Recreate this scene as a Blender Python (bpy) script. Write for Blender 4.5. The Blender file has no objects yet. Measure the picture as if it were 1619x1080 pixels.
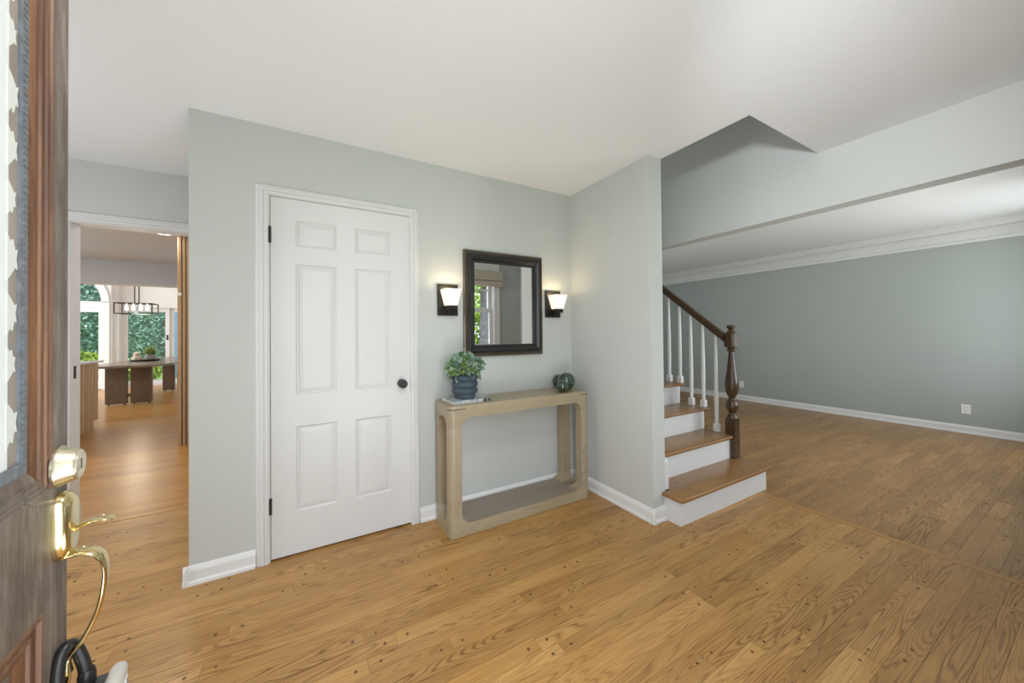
import bpy, bmesh, math, random
from mathutils import Vector, Matrix
random.seed(7)
SC = bpy.context.scene
COL = SC.collection
R = math.radians
H = 2.436            # foyer ceiling height
# ------------------------------------------------------------------ camera
cam_d = bpy.data.cameras.new('camera')
cam_d.sensor_fit = 'HORIZONTAL'; cam_d.sensor_width = 36.0
cam_d.lens = 565.695 / 1619 * 36.0
cam_d.shift_y = -18.824 / 1619
cam_d.clip_start = 0.02
cam = bpy.data.objects.new('camera', cam_d); COL.objects.link(cam)
cam.matrix_world = (Matrix.Translation((-1.9799, -2.4062, 1.2588)) @ Matrix.Rotation(R(-30.0406), 4, 'Z')
                    @ Matrix.Rotation(R(90.5829), 4, 'X') @ Matrix.Rotation(R(-0.5499), 4, 'Z'))
SC.camera = cam
# ------------------------------------------------------------------ world, sun, lights, exposure
W = bpy.data.worlds.new('sky'); SC.world = W; W.use_nodes = True
bg = W.node_tree.nodes['Background']; bg.inputs[0].default_value = (0.80, 0.89, 1.0, 1); bg.inputs[1].default_value = 3.6
SC.view_settings.view_transform = 'Standard'; SC.view_settings.look = 'None'
SC.view_settings.gamma = 1.0; SC.view_settings.use_curve_mapping = False
SC.view_settings.exposure = 0.0

def light(name, kind, loc, energy, color=(1, 1, 1), size=0.3, size_y=None, rot=(0, 0, 0), target=None, spot=None):
    d = bpy.data.lights.new(name, kind); d.energy = energy; d.color = color
    o = bpy.data.objects.new(name, d); COL.objects.link(o); o.location = loc; o.rotation_euler = rot
    if kind == 'AREA':
        d.size = size
        if size_y: d.shape = 'RECTANGLE'; d.size_y = size_y
    elif kind == 'SUN': d.angle = size
    else: d.shadow_soft_size = size
    if kind == 'SPOT' and spot: d.spot_size, d.spot_blend = R(spot[0]), spot[1]
    if target is not None:
        o.rotation_euler = (Vector(target) - Vector(loc)).to_track_quat('-Z', 'Y').to_euler()
    return o
light('sun', 'SUN', (0, 0, 20), 4.0, (1, .95, .86), R(1.5), rot=(R(42), 0, R(-80)))
light('daylight_front_door', 'AREA', (-1.795, -2.62, 1.06), 14, (.95, .975, 1.05), 0.90, 1.98, rot=(R(90), 0, 0))
light('daylight_living_window', 'AREA', (2.0, -2.85, 1.45), 41, (.95, .98, 1.03), 0.95, 1.5, rot=(R(114), 0, 0))
light('daylight_living_window', 'AREA', (3.8, -2.85, 1.45), 41, (.95, .98, 1.03), 0.95, 1.5, rot=(R(114), 0, 0))
light('flash_strobe', 'SPOT', (-1.85, -2.30, 1.88), 165, (.95, .98, 1.04), 0.08, target=(1.0, -1.45, 2.15), spot=(48, 1.0))
light('flash_bounce', 'SPOT', (-1.3, -2.1, .20), 50, (.93, .975, 1.08), 0.3, target=(-1.0, -1.2, 2.436), spot=(160, 1.0))
light('hall_fill_light', 'POINT', (-3.7, -.35, 1.15), 36, (.95, .98, 1.06), 0.25)  # added off-frame fill for the hall wall and ceiling, no fixture
light('foyer_fill_light', 'AREA', (-1.5, -1.95, 2.42), 14, (1, .98, .95), 0.4, rot=(0, 0, 0))  # added fill above the view to brighten the foyer floor
light('kitchen_area_light', 'AREA', (-3.376, 3.077, 2.415), 3, (1, .96, .92), 0.14, rot=(0, 0, 0))  # lamp of the recessed LED by the opening
light('kitchen_area_light', 'AREA', (-6.2, 3.2, 2.415), 65, (1, .96, .92), 0.14, rot=(0, 0, 0))  # added unseen fill brightening the kitchen, no fixture here
light('kitchen_area_light', 'AREA', (-2.9, 2.0, 2.415), 9, (1, .96, .92), 0.14, rot=(0, 0, 0))  # second added kitchen fill, also without a fixture
light('kitchen_side_fill', 'AREA', (-9.72, 3.4, 1.3), 66, (.98, .99, 1), 2.4, 1.3, rot=(R(90), 0, R(-90)))  # added fill from the unseen left side of the kitchen
light('dining_side_fill', 'AREA', (-9.72, 8.0, 1.5), 250, (.98, .99, 1), 2.6, 2.2, rot=(R(90), 0, R(-90)))  # added fill from the unseen left side of the dining room
light('stairwell_fill_light', 'POINT', (0.5, 1.5, 3.8), 14, (1, .97, .93), 0.2)  # added unseen fill lifting the upper stairwell

# ------------------------------------------------------------------ materials
MATS = {}
def nt(name):
    m = bpy.data.materials.new(name); m.use_nodes = True
    t = m.node_tree; p = t.nodes['Principled BSDF']
    return m, t, p
def N(t, kind, **kw):
    n = t.nodes.new(kind)
    for k, v in kw.items():
        if hasattr(n, k) and k not in n.inputs: setattr(n, k, v)
        else: n.inputs[k].default_value = v
    return n
def ramp(t, fac, stops, interp='LINEAR'):
    r = t.nodes.new('ShaderNodeValToRGB'); r.color_ramp.interpolation = interp
    el = r.color_ramp.elements
    while len(el) < len(stops): el.new(0.5)
    for e, (p, c) in zip(el, stops):
        e.position = p; e.color = (*c, 1) if len(c) == 3 else c
    t.links.new(fac, r.inputs[0]); return r.outputs[0]
def mix(t, a, b, f, mode='MIX'):
    n = t.nodes.new('ShaderNodeMix'); n.data_type = 'RGBA'; n.blend_type = mode
    for sock, v in ((n.inputs[0], f), (n.inputs[6], a), (n.inputs[7], b)):
        if hasattr(v, 'is_output'): t.links.new(v, sock)
        else: sock.default_value = v if not isinstance(v, tuple) or len(v) == 4 else (*v, 1)
    return n.outputs[2]
def math_(t, op, a, b=None, c=None):
    n = t.nodes.new('ShaderNodeMath'); n.operation = op
    for i, v in enumerate((a, b, c)):
        if v is None: continue
        if hasattr(v, 'is_output'): t.links.new(v, n.inputs[i])
        else: n.inputs[i].default_value = v
    return n.outputs[0]
def sclr(t, vec, s):
    n = t.nodes.new('ShaderNodeVectorMath'); n.operation = 'MULTIPLY'; n.inputs[1].default_value = s
    t.links.new(vec, n.inputs[0]); return n.outputs[0]
def vadd(t, a, b):
    n = t.nodes.new('ShaderNodeVectorMath'); n.operation = 'ADD'
    t.links.new(a, n.inputs[0]); t.links.new(b, n.inputs[1]); return n.outputs[0]
def noise(t, vec, scale, detail=3, rough=.5, dist=0.0):
    n = t.nodes.new('ShaderNodeTexNoise'); n.inputs['Scale'].default_value = scale
    n.inputs['Detail'].default_value = detail; n.inputs['Roughness'].default_value = rough; n.inputs['Distortion'].default_value = dist
    if vec is not None: t.links.new(vec, n.inputs['Vector'])
    return n.outputs['Fac']
def bump(t, p, h, strength=.1, dist=.01):
    b = t.nodes.new('ShaderNodeBump'); b.inputs['Strength'].default_value = strength; b.inputs['Distance'].default_value = dist
    t.links.new(h, b.inputs['Height']); t.links.new(b.outputs[0], p.inputs['Normal'])
def plain(name, col, rough=.5, metal=0.0, var=.04, scale=6, bmp=0.0, bscale=200, spec=.5, coat=0):
    m, t, p = nt(name)
    g = t.nodes.new('ShaderNodeNewGeometry').outputs['Position']
    n = noise(t, g, scale)
    lo = tuple(c * (1 - var) for c in col); hi = tuple(min(1, c * (1 + var)) for c in col)
    t.links.new(ramp(t, n, [(.3, lo), (.7, hi)]), p.inputs['Base Color'])
    p.inputs['Roughness'].default_value = rough; p.inputs['Metallic'].default_value = metal
    p.inputs['Specular IOR Level'].default_value = spec
    if coat: p.inputs['Coat Weight'].default_value = coat; p.inputs['Coat Roughness'].default_value = .15
    if bmp: bump(t, p, noise(t, g, bscale, 2), bmp, .002)
    MATS[name] = m; return m
def wood(name, light_c, mid_c, dark_c, axis='X', rough=.33, grain=1.0, tone=.25, ring=(.8, 9, 9), bmp=.04, spec=.5, vary=True):
    """grain runs along one world axis; every object and every loose piece of a mesh gets its own tone and its own cut of the log"""
    m, t, p = nt(name)
    g = t.nodes.new('ShaderNodeNewGeometry'); oi = t.nodes.new('ShaderNodeObjectInfo')
    rnd = math_(t, 'FRACT', math_(t, 'ADD', g.outputs['Random Per Island'], math_(t, 'MULTIPLY', oi.outputs['Random'], 7.31)))
    comb = t.nodes.new('ShaderNodeCombineXYZ')
    for i, k in enumerate((91.0, 57.0, 33.0)): t.links.new(math_(t, 'MULTIPLY', rnd, k), comb.inputs[i])
    pos = g.outputs['Position']
    if axis != 'X':
        sep = t.nodes.new('ShaderNodeSeparateXYZ'); t.links.new(pos, sep.inputs[0]); c2 = t.nodes.new('ShaderNodeCombineXYZ')
        order = {'Y': (1, 0, 2), 'Z': (2, 1, 0)}[axis]
        for i, k in enumerate(order): t.links.new(sep.outputs[k], c2.inputs[i])
        pos = c2.outputs[0]
    v = vadd(t, pos, comb.outputs[0])
    n1 = noise(t, sclr(t, v, ring), 1.0, 1.5, .45, .25)
    rings = math_(t, 'PINGPONG', math_(t, 'MULTIPLY', n1, 52.0), 1.0)
    rings = math_(t, 'POWER', rings, 2.4)
    fine = noise(t, sclr(t, v, (6, 420, 420)), 1.0, 3, .6)
    blotch = noise(t, sclr(t, v, (1.6, 7, 7)), 1.0, 2)
    c = mix(t, light_c, mid_c, ramp(t, blotch, [(.3, (0, 0, 0)), (.7, (1, 1, 1))]))
    gmask = math_(t, 'MULTIPLY', rings, ramp(t, noise(t, sclr(t, v, (1.1, 5, 5)), 1.0, 2), [(.36, (.12,) * 3), (.62, (1,) * 3)]))
    c = mix(t, c, dark_c, math_(t, 'MULTIPLY', gmask, .74 * grain))
    c = mix(t, c, dark_c, math_(t, 'MULTIPLY', ramp(t, fine, [(.5, (0,) * 3), (.75, (1,) * 3)]), .6 * grain))
    if vary:
        val = math_(t, 'ADD', math_(t, 'MULTIPLY', rnd, 2 * tone), 1 - tone)
        vv = t.nodes.new('ShaderNodeCombineColor')
        t.links.new(val, vv.inputs[0]); t.links.new(math_(t, 'POWER', val, 1.08), vv.inputs[1]); t.links.new(math_(t, 'POWER', val, 1.2), vv.inputs[2])
        c = mix(t, c, vv.outputs[0], 1.0, 'MULTIPLY')
    t.links.new(c, p.inputs['Base Color'])
    p.inputs['Roughness'].default_value = rough; p.inputs['Specular IOR Level'].default_value = spec
    if bmp: bump(t, p, fine, bmp, .002)
    MATS[name] = m; return m
def emit(name, col, strength):
    m, t, p = nt(name)
    p.inputs['Base Color'].default_value = (*col, 1); p.inputs['Emission Color'].default_value = (*col, 1)
    p.inputs['Emission Strength'].default_value = strength; p.inputs['Roughness'].default_value = .4
    MATS[name] = m; return m
def glass(name, tint=(1, 1, 1), refl=.06, rough=.0):
    m, t, p = nt(name); t.nodes.remove(p)
    out = [n for n in t.nodes if n.type == 'OUTPUT_MATERIAL'][0]
    tr = N(t, 'ShaderNodeBsdfTransparent'); tr.inputs[0].default_value = (*tint, 1)
    gl = N(t, 'ShaderNodeBsdfGlossy'); gl.inputs['Roughness'].default_value = rough
    lw = N(t, 'ShaderNodeLayerWeight'); lw.inputs[0].default_value = .12
    f = math_(t, 'ADD', math_(t, 'MULTIPLY', lw.outputs['Fresnel'], .6), refl * .4)
    mx = N(t, 'ShaderNodeMixShader'); t.links.new(f, mx.inputs[0]); t.links.new(tr.outputs[0], mx.inputs[1]); t.links.new(gl.outputs[0], mx.inputs[2])
    t.links.new(mx.outputs[0], out.inputs[0]); MATS[name] = m; return m
def leafy(name, c1, c2, c3, rough=.55, trans=.25):
    m, t, p = nt(name)
    g = t.nodes.new('ShaderNodeNewGeometry'); oi = t.nodes.new('ShaderNodeObjectInfo')
    rnd = math_(t, 'FRACT', math_(t, 'ADD', g.outputs['Random Per Island'], math_(t, 'MULTIPLY', oi.outputs['Random'], 7.31)))
    t.links.new(ramp(t, rnd, [(0, c1), (.5, c2), (1, c3)]), p.inputs['Base Color'])
    p.inputs['Roughness'].default_value = rough; p.inputs['Transmission Weight'].default_value = 0
    p.inputs['Subsurface Weight'].default_value = 0
    MATS[name] = m; return m

wall_m = plain('sage_wall_paint', (.555, .572, .545), .75, var=.012, scale=1.2, bmp=.05, bscale=260)
trim_m = plain('bright_trim_paint', (.77, .77, .76), .4, var=.01, scale=3)
green_m = plain('deep_sage_wall_paint', (.40, .435, .405), .7, var=.03, scale=.8, bmp=.05, bscale=260)
ceil_m = plain('white_ceiling_paint', (.79, .795, .79), .85, var=.01, scale=1)
white_m = plain('white_trim_paint', (.69, .69, .68), .35, var=.01, scale=3)
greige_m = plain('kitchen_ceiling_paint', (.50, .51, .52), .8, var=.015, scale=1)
kwall_m = plain('kitchen_wall_paint', (.74, .74, .74), .7, var=.015, scale=1)
subfloor_m = plain('dark_subfloor', (.14, .065, .02), .8)
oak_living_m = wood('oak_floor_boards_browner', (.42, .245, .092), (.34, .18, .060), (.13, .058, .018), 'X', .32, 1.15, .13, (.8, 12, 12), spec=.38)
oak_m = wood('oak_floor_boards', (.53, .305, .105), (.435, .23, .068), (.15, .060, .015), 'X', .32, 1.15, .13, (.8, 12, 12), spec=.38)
oak_y_m = wood('oak_border_board', (.46, .25, .08), (.40, .205, .057), (.20, .085, .022), 'Y', .32, .6, .05, spec=.38)
oak_hall_m = wood('oak_floor_boards_glossy', (.48, .255, .075), (.41, .205, .052), (.25, .11, .028), 'X', .30, .7, .12, spec=.32)
tread_m = wood('oak_stair_tread', (.34, .18, .060), (.27, .135, .040), (.12, .05, .015), 'X', .28, 1.0, .08)
plug_m = plain('walnut_plug', (.13, .06, .025), .4, var=.2, scale=40)
newel_m = wood('dark_stained_newel', (.085, .048, .022), (.055, .030, .014), (.018, .010, .006), 'Z', .22, .8, .05, (1, 12, 12), 0)
rail_m = wood('dark_stained_rail', (.085, .050, .022), (.058, .033, .015), (.02, .012, .006), 'Y', .28, .8, .05, (1, 12, 12), 0)
table_m = wood('pale_washed_oak', (.40, .335, .225), (.34, .28, .18), (.22, .17, .105), 'X', .38, .7, .06)
table_leg_m = wood('pale_washed_oak_upright', (.41, .335, .23), (.345, .275, .18), (.22, .165, .105), 'Z', .38, .8, .06)
shelf_m = wood('grey_washed_oak', (.29, .24, .195), (.25, .205, .165), (.16, .125, .10), 'X', .38, .55, .04)
dark_metal = plain('oil_rubbed_bronze', (.035, .03, .026), .38, .6, var=.15, scale=30)
black_m = plain('black_lacquer', (.014, .014, .016), .36, var=.1, scale=20, coat=.1)
bronze_m = plain('bronze_frame_edge', (.16, .13, .10), .32, .75, var=.2, scale=12)
mirror_m = plain('mirror_silver', (.88, .9, .89), .015, 1.0, var=.003)
brass_m = plain('polished_brass', (.80, .66, .36), .13, 1.0, var=.06, scale=60)
nickel_m = plain('aged_pale_brass', (.74, .68, .52), .3, 1.0, var=.25, scale=55, bmp=.15, bscale=120)
rubber_m = plain('black_rubber', (.012, .012, .013), .35, var=.1)
lockgrey_m = plain('dark_grey_plastic', (.035, .036, .037), .5, var=.08)
lockbeige_m = plain('beige_grey_plastic', (.50, .48, .43), .45, var=.03)
label_m = plain('white_label', (.85, .85, .85), .4)
plate_m = plain('white_plastic', (.82, .82, .80), .35, var=.01)
slot_m = plain('dark_slot', (.03, .03, .03), .6)
vase_m = plain('dusky_blue_ceramic', (.045, .068, .088), .62, var=.1, scale=30)
paper_m = plain('page_edges', (.72, .71, .68), .7, var=.03)
orb_m = plain('dark_green_glaze', (.022, .045, .028), .06, var=.35, scale=55, coat=1.0)
euc_m = leafy('eucalyptus_leaf', (.12, .22, .15), (.19, .31, .22), (.28, .40, .30))
lime_m = leafy('lime_floret', (.18, .30, .04), (.30, .42, .08), (.10, .19, .04))
shade_m = None
fab_m = plain('beige_linen', (.50, .45, .36), .85, var=.04, scale=40, bmp=.2, bscale=500)
glass_m = glass('window_glass')
slat_m = wood('light_oak_slat', (.50, .345, .195), (.45, .30, .165), (.34, .22, .115), 'Z', .55, .3, .07)
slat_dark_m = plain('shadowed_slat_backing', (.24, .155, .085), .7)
walnut_m = wood('dark_walnut', (.13, .083, .045), (.10, .062, .033), (.05, .028, .014), 'Z', .4, .7, .1)
walnut_top_m = wood('grey_brown_tabletop', (.20, .15, .115), (.16, .12, .09), (.09, .065, .05), 'Y', .22, .5, .05)
stone_m = plain('pale_stone', (.55, .54, .52), .3, var=.08, scale=8)
tree_m = leafy('conifer_leaf', (.08, .19, .12), (.19, .36, .25), (.38, .58, .45))
hedge_m = leafy('yellow_green_leaf', (.30, .42, .05), (.45, .56, .10), (.24, .36, .06))
bark_m = plain('grey_bark', (.16, .14, .16), .9, var=.3, scale=9, bmp=.8, bscale=20)
grass_m = plain('lawn', (.16, .27, .06), .9, var=.3, scale=4)
deck_m = wood('deck_boards', (.52, .36, .21), (.46, .30, .17), (.3, .19, .1), 'X', .6, .5, .1)
shed_m = plain('blue_siding', (.16, .29, .40), .6, var=.05)
concrete_m = plain('porch_concrete', (.5, .49, .47), .8, var=.06)
def weathered():
    m, t, p = nt('weathered_door_wood')
    g = t.nodes.new('ShaderNodeTexCoord').outputs['Object']
    v = sclr(t, g, (26, 26, 5))
    n = noise(t, v, 1, 6, .7); fine = noise(t, sclr(t, g, (260, 260, 14)), 1, 3)
    c = ramp(t, n, [(.25, (.050, .036, .028)), (.45, (.12, .092, .072)), (.6, (.20, .165, .137)), (.78, (.35, .31, .27))])
    c = mix(t, c, (.06, .035, .022), math_(t, 'MULTIPLY', ramp(t, fine, [(.48, (0,) * 3), (.7, (1,) * 3)]), .55))
    t.links.new(c, p.inputs['Base Color']); p.inputs['Roughness'].default_value = .5
    bump(t, p, fine, .12, .002); return m
door_m = weathered()
def molding_m():
    m, t, p = nt('orange_brown_moulding')
    g = t.nodes.new('ShaderNodeTexCoord').outputs['Object']
    n = noise(t, sclr(t, g, (60, 60, 3)), 1, 5, .65); f = noise(t, sclr(t, g, (400, 400, 20)), 1, 3)
    c = ramp(t, n, [(.28, (.055, .022, .014)), (.46, (.125, .055, .028)), (.64, (.22, .105, .048)), (.82, (.36, .26, .19))])
    c = mix(t, c, (.05, .02, .01), math_(t, 'MULTIPLY', ramp(t, f, [(.5, (0,) * 3), (.7, (1,) * 3)]), .5))
    t.links.new(c, p.inputs['Base Color']); p.inputs['Roughness'].default_value = .42
    bump(t, p, f, .1, .002); return m
mould_m = molding_m()
came_m = plain('grey_lead_came', (.20, .22, .25), .45, .5, var=.2, scale=80)
etch_m = plain('frosted_etching', (.62, .64, .59), .5, var=.04)
litebg_m = plain('old_door_glass', (.27, .225, .185), .15, var=.25, scale=6)
milky_m = plain('milky_glass', (.70, .73, .73), .2, var=.05, scale=5)
def book_cover():
    m, t, p = nt('printed_cover')
    g = t.nodes.new('ShaderNodeNewGeometry').outputs['Position']
    n = noise(t, sclr(t, g, (18, 42, 10)), 1, 2, .5)
    c = ramp(t, n, [(.40, (.06, .065, .07)), (.46, (.50, .53, .52)), (.55, (.58, .60, .58)), (.66, (.30, .38, .42))])
    t.links.new(c, p.inputs['Base Color']); p.inputs['Roughness'].default_value = .35; return m
cover_m = book_cover()
def shade_mat(k):
    m, t, p = nt('lit_frosted_glass')
    g = t.nodes.new('ShaderNodeTexCoord').outputs['Object']
    p.inputs['Base Color'].default_value = (.9, .85, .75, 1); p.inputs['Roughness'].default_value = .3
    p.inputs['Emission Color'].default_value = (1, .84, .58, 1); p.inputs['Emission Strength'].default_value = k
    return m
shade_m = shade_mat(.85)
bulb_m = emit('lit_bulb', (1, .86, .62), 14)
led_m = emit('led_diffuser', (1, .95, .88), 8)

# ------------------------------------------------------------------ helpers
ORIGIN = {}
def box(bm, x0, x1, y0, y1, z0, z1, bevel=0.0, seg=1):
    r = bmesh.ops.create_cube(bm, size=1.0)
    M = Matrix.Translation(((x0 + x1) / 2, (y0 + y1) / 2, (z0 + z1) / 2)) @ Matrix.Diagonal((abs(x1 - x0), abs(y1 - y0), abs(z1 - z0), 1))
    bmesh.ops.transform(bm, matrix=M, verts=r['verts'])
    if bevel:
        es = list({e for v in r['verts'] for e in v.link_edges})
        bmesh.ops.bevel(bm, geom=es, offset=bevel, segments=seg, affect='EDGES', profile=.5)
    return bm
def B(*a, **k): return box(bmesh.new(), *a, **k)
def lathe(bm, prof, c=(0, 0, 0), seg=24, axis='Z', mat4=None):
    rings = []
    for r, h in prof:
        ring = []
        for i in range(seg):
            a = 2 * math.pi * i / seg
            p = Vector((r * math.cos(a), r * math.sin(a), h))
            if axis == 'Y': p = Vector((p.x, p.z, p.y))
            if axis == 'X': p = Vector((p.z, p.x, p.y))
            p += Vector(c)
            if mat4: p = mat4 @ p
            ring.append(bm.verts.new(p))
        rings.append(ring)
    for a, b in zip(rings, rings[1:]):
        for i in range(seg): bm.faces.new((a[i], a[(i + 1) % seg], b[(i + 1) % seg], b[i]))
    for ring in (rings[0], rings[-1]):
        try: bm.faces.new(ring)
        except ValueError: pass
    bmesh.ops.recalc_face_normals(bm, faces=bm.faces[:]); return bm
def prism(bm, poly, lo, hi, axis='Y'):
    """poly: 2-D points; extruded along axis from lo to hi"""
    def P(a, b, h): return {'Y': (a, h, b), 'X': (h, a, b), 'Z': (a, b, h)}[axis]
    v0 = [bm.verts.new(P(a, b, lo)) for a, b in poly]; v1 = [bm.verts.new(P(a, b, hi)) for a, b in poly]
    n = len(poly)
    fs = [bm.faces.new(v0), bm.faces.new(v1[::-1])]
    for i in range(n): fs.append(bm.faces.new((v0[i], v0[(i + 1) % n], v1[(i + 1) % n], v1[i])))
    bmesh.ops.recalc_face_normals(bm, faces=fs); return bm
def tube(bm, pts, radii, seg=10, flat=None, cap=True):
    pts = [Vector(p) for p in pts]; rings = []
    if not hasattr(radii, '__len__'): radii = [radii] * len(pts)
    up = None
    for i, p in enumerate(pts):
        d = (pts[min(i + 1, len(pts) - 1)] - pts[max(i - 1, 0)]).normalized()
        if up is None:
            up = Vector((0, 0, 1)) if abs(d.z) < .9 else Vector((1, 0, 0))
        if flat: up = Vector(flat)
        s = d.cross(up).normalized(); u = s.cross(d).normalized(); up = u
        r = radii[i]; ru, rs = r if hasattr(r, '__len__') else (r, r)
        rings.append([bm.verts.new(p + u * (ru * math.sin(2 * math.pi * k / seg)) + s * (rs * math.cos(2 * math.pi * k / seg))) for k in range(seg)])
    for a, b in zip(rings, rings[1:]):
        for i in range(seg): bm.faces.new((a[i], a[(i + 1) % seg], b[(i + 1) % seg], b[i]))
    if cap: bm.faces.new(rings[0]); bm.faces.new(rings[-1])
    bmesh.ops.recalc_face_normals(bm, faces=bm.faces[:]); return bm
def frame_sweep(bm, rect, prof, plane='XZ', base=0.0, sign=-1):
    """rect (a0,a1,b0,b1); prof: (inset, height) pairs; mitred at the four corners"""
    a0, a1, b0, b1 = rect; rings = []
    for ins, h in prof:
        cs = [(a0 + ins, b0 + ins), (a1 - ins, b0 + ins), (a1 - ins, b1 - ins), (a0 + ins, b1 - ins)]
        if plane == 'XZ': rings.append([bm.verts.new((a, base + sign * h, b)) for a, b in cs])
        else: rings.append([bm.verts.new((base + sign * h, a, b)) for a, b in cs])
    for r0, r1 in zip(rings, rings[1:]):
        for i in range(4): bm.faces.new((r0[i], r0[(i + 1) % 4], r1[(i + 1) % 4], r1[i]))
    bmesh.ops.recalc_face_normals(bm, faces=bm.faces[:]); return bm
def smooth(me, ang=40):
    for p in me.polygons: p.use_smooth = True
    try: me.set_sharp_from_angle(angle=R(ang))
    except Exception: pass
def link_mesh(name, me, mat, parent=None, sm=None, kind=None, label=None):
    if mat and not me.materials: me.materials.append(mat)
    if sm: smooth(me, sm)
    o = bpy.data.objects.new(name, me); COL.objects.link(o)
    if parent is not None: o.parent = parent
    if kind: o['kind'] = kind
    if label: o['label'] = label
    return o
def obj(name, bm, mat, parent=None, sm=None, kind=None, label=None, local=False, loc=None):
    """one mesh object; world-space geometry is moved into the frame of the thing it belongs to"""
    if not local:
        org = Vector((0, 0, 0))
        if parent is not None: org = ORIGIN.get(parent.name, Vector((0, 0, 0)))
        elif loc is not None: org = Vector(loc)
        bmesh.ops.translate(bm, verts=bm.verts[:], vec=-org)
    me = bpy.data.meshes.new(name); bm.to_mesh(me); bm.free()
    o = link_mesh(name, me, mat, parent, sm, kind, label)
    if parent is None and loc is not None and not local: o.location = loc; ORIGIN[o.name] = Vector(loc)
    elif parent is not None: ORIGIN[o.name] = ORIGIN.get(parent.name, Vector((0, 0, 0)))
    return o
def tag(o, label, cat, group=None):
    o['label'] = label; o['category'] = cat
    if group: o['group'] = group
    return o
def thing(name, label, cat, loc=(0, 0, 0), rotz=0.0, group=None):
    o = bpy.data.objects.new(name, None); COL.objects.link(o); o.empty_display_size = .1
    o.location = loc; o.rotation_euler = (0, 0, rotz); ORIGIN[o.name] = Vector(loc)
    return tag(o, label, cat, group)
def struct(name, bm, mat, parent=None, sm=None, label=None):
    return obj(name, bm, mat, parent, sm, 'structure', label)
def empty_struct(name, label=None):
    o = bpy.data.objects.new(name, None); COL.objects.link(o); o['kind'] = 'structure'
    if label: o['label'] = label
    ORIGIN[o.name] = Vector((0, 0, 0)); return o
def copy_tree(o, loc, label=None, group=None, dx=None):
    def cp(x, par):
        c = x.copy(); COL.objects.link(c)
        if par is not None: c.parent = par
        for ch in x.children: cp(ch, c)
        return c
    c = cp(o, None); c.location = loc
    if label: c['label'] = label
    if group: c['group'] = group
    return c
def rrect(a0, a1, b0, b1, r, n=6):
    pts = []
    for cx, cy, s in ((a1 - r, b0 + r, -90), (a1 - r, b1 - r, 0), (a0 + r, b1 - r, 90), (a0 + r, b0 + r, 180)):
        for i in range(n + 1):
            a = R(s + 90 * i / n); pts.append((cx + r * math.cos(a), cy + r * math.sin(a)))
    return pts

# ------------------------------------------------------------------ room shell
XL, YB, YF, XC = -4.2, 1.06, -2.45, 4.92
# closet wall with the door opening, its return and the hall wall with its opening
bm = bmesh.new()
box(bm, -2.494, -2.160, 0, .12, 0, H); box(bm, -1.365, .0, 0, .12, 0, H); box(bm, -2.160, -1.365, 0, .12, 2.055, H)
struct('wall_back', bm, wall_m)
struct('wall_closet_side', B(-2.494, -2.38, .12, YB, 0, H), wall_m)
bm = bmesh.new()
box(bm, -2.38, .0, YB, YB + .12, 0, H); box(bm, -3.31, -2.38, YB, YB + .12, 2.03, H); box(bm, XL, -3.31, YB, YB + .12, 0, H)
struct('wall_hall', bm, wall_m)
struct('wall_stair_side', B(0, .122, -.818, 4.0, 0, H), wall_m)
struct('wall_foyer_left', B(XL - .12, XL, YF, YB + .12, 0, H), wall_m)
# header beam wall over the opening into the living room, rising through the stairwell
bm = bmesh.new(); box(bm, .974, 1.096, YF, 4.0, 2.064, 4.3)
struct('wall_header', bm, wall_m)
struct('wall_front_stub', B(.974, 1.096, YF, -2.19, 0, 2.064), wall_m)
struct('wall_right', B(XC, XC + .12, YF - .15, 4.12, 0, 2.6), green_m)
struct('wall_living_back', B(.0, XC, 4.0, 4.12, 0, 2.6), green_m)
# front wall with door and window openings (behind the camera; seen in the mirror)
bm = bmesh.new()
F0, F1 = YF - .15, YF
def seg(x0, x1, z0=0, z1=2.6): box(bm, x0, x1, F0, F1, z0, z1)
seg(XL - .12, -2.26); seg(-2.26, -1.33, 2.06); seg(-1.33, -.30); seg(-.30, .50, 0, .55); seg(-.30, .50, 2.25)
seg(.50, 1.5); seg(1.5, 2.5, 0, .6); seg(1.5, 2.5, 2.2); seg(2.5, 3.3); seg(3.3, 4.3, 0, .6); seg(3.3, 4.3, 2.2); seg(4.3, XC + .12)
struct('wall_front', bm, green_m)
# upper floor walls round the stairwell
bm = bmesh.new(); box(bm, .0, .122, -1.38, 4.0, H + .25, 4.3); box(bm, .0, 1.096, -1.50, -1.38, H + .25, 4.3); box(bm, 0, 1.096, 4.0, 4.12, 2.6, 4.3)
struct('wall_upper_landing', bm, wall_m)
# ceilings
bm = bmesh.new()
box(bm, XL - .12, .122, YF - .15, YB + .12, H, H + .25); box(bm, .122, .974, YF - .15, -1.381, H, H + .25); box(bm, 0, .122, YB + .12, 4.12, H, H + .25)
struct('ceiling', bm, ceil_m)
struct('ceiling', B(1.096, XC + .12, YF - .15, 4.12, 2.50, 2.6), ceil_m)
struct('ceiling', B(0, 1.096, -1.5, 4.12, 4.3, 4.4), ceil_m)
# crown moulding along the living room wall
prof = [(0, 2.289), (-.016, 2.289), (-.018, 2.318), (-.010, 2.322), (-.010, 2.330), (-.030, 2.334), (-.036, 2.350), (-.056, 2.376), (-.082, 2.398), (-.104, 2.410),
        (-.104, 2.420), (-.096, 2.424), (-.128, 2.432), (-.140, 2.452), (-.165, 2.472), (-.165, 2.50), (0, 2.50)]
def sweep_y(prof, y0, y1):   # prof in (x, z)
    return prism(bmesh.new(), prof, y0, y1, 'Y')
def sweep_x(prof, x0, x1):   # prof in (y, z)
    return prism(bmesh.new(), prof, x0, x1, 'X')
struct('trim_crown', sweep_y([(XC + a, b) for a, b in prof], YF, 4.0), trim_m, sm=25)
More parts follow.
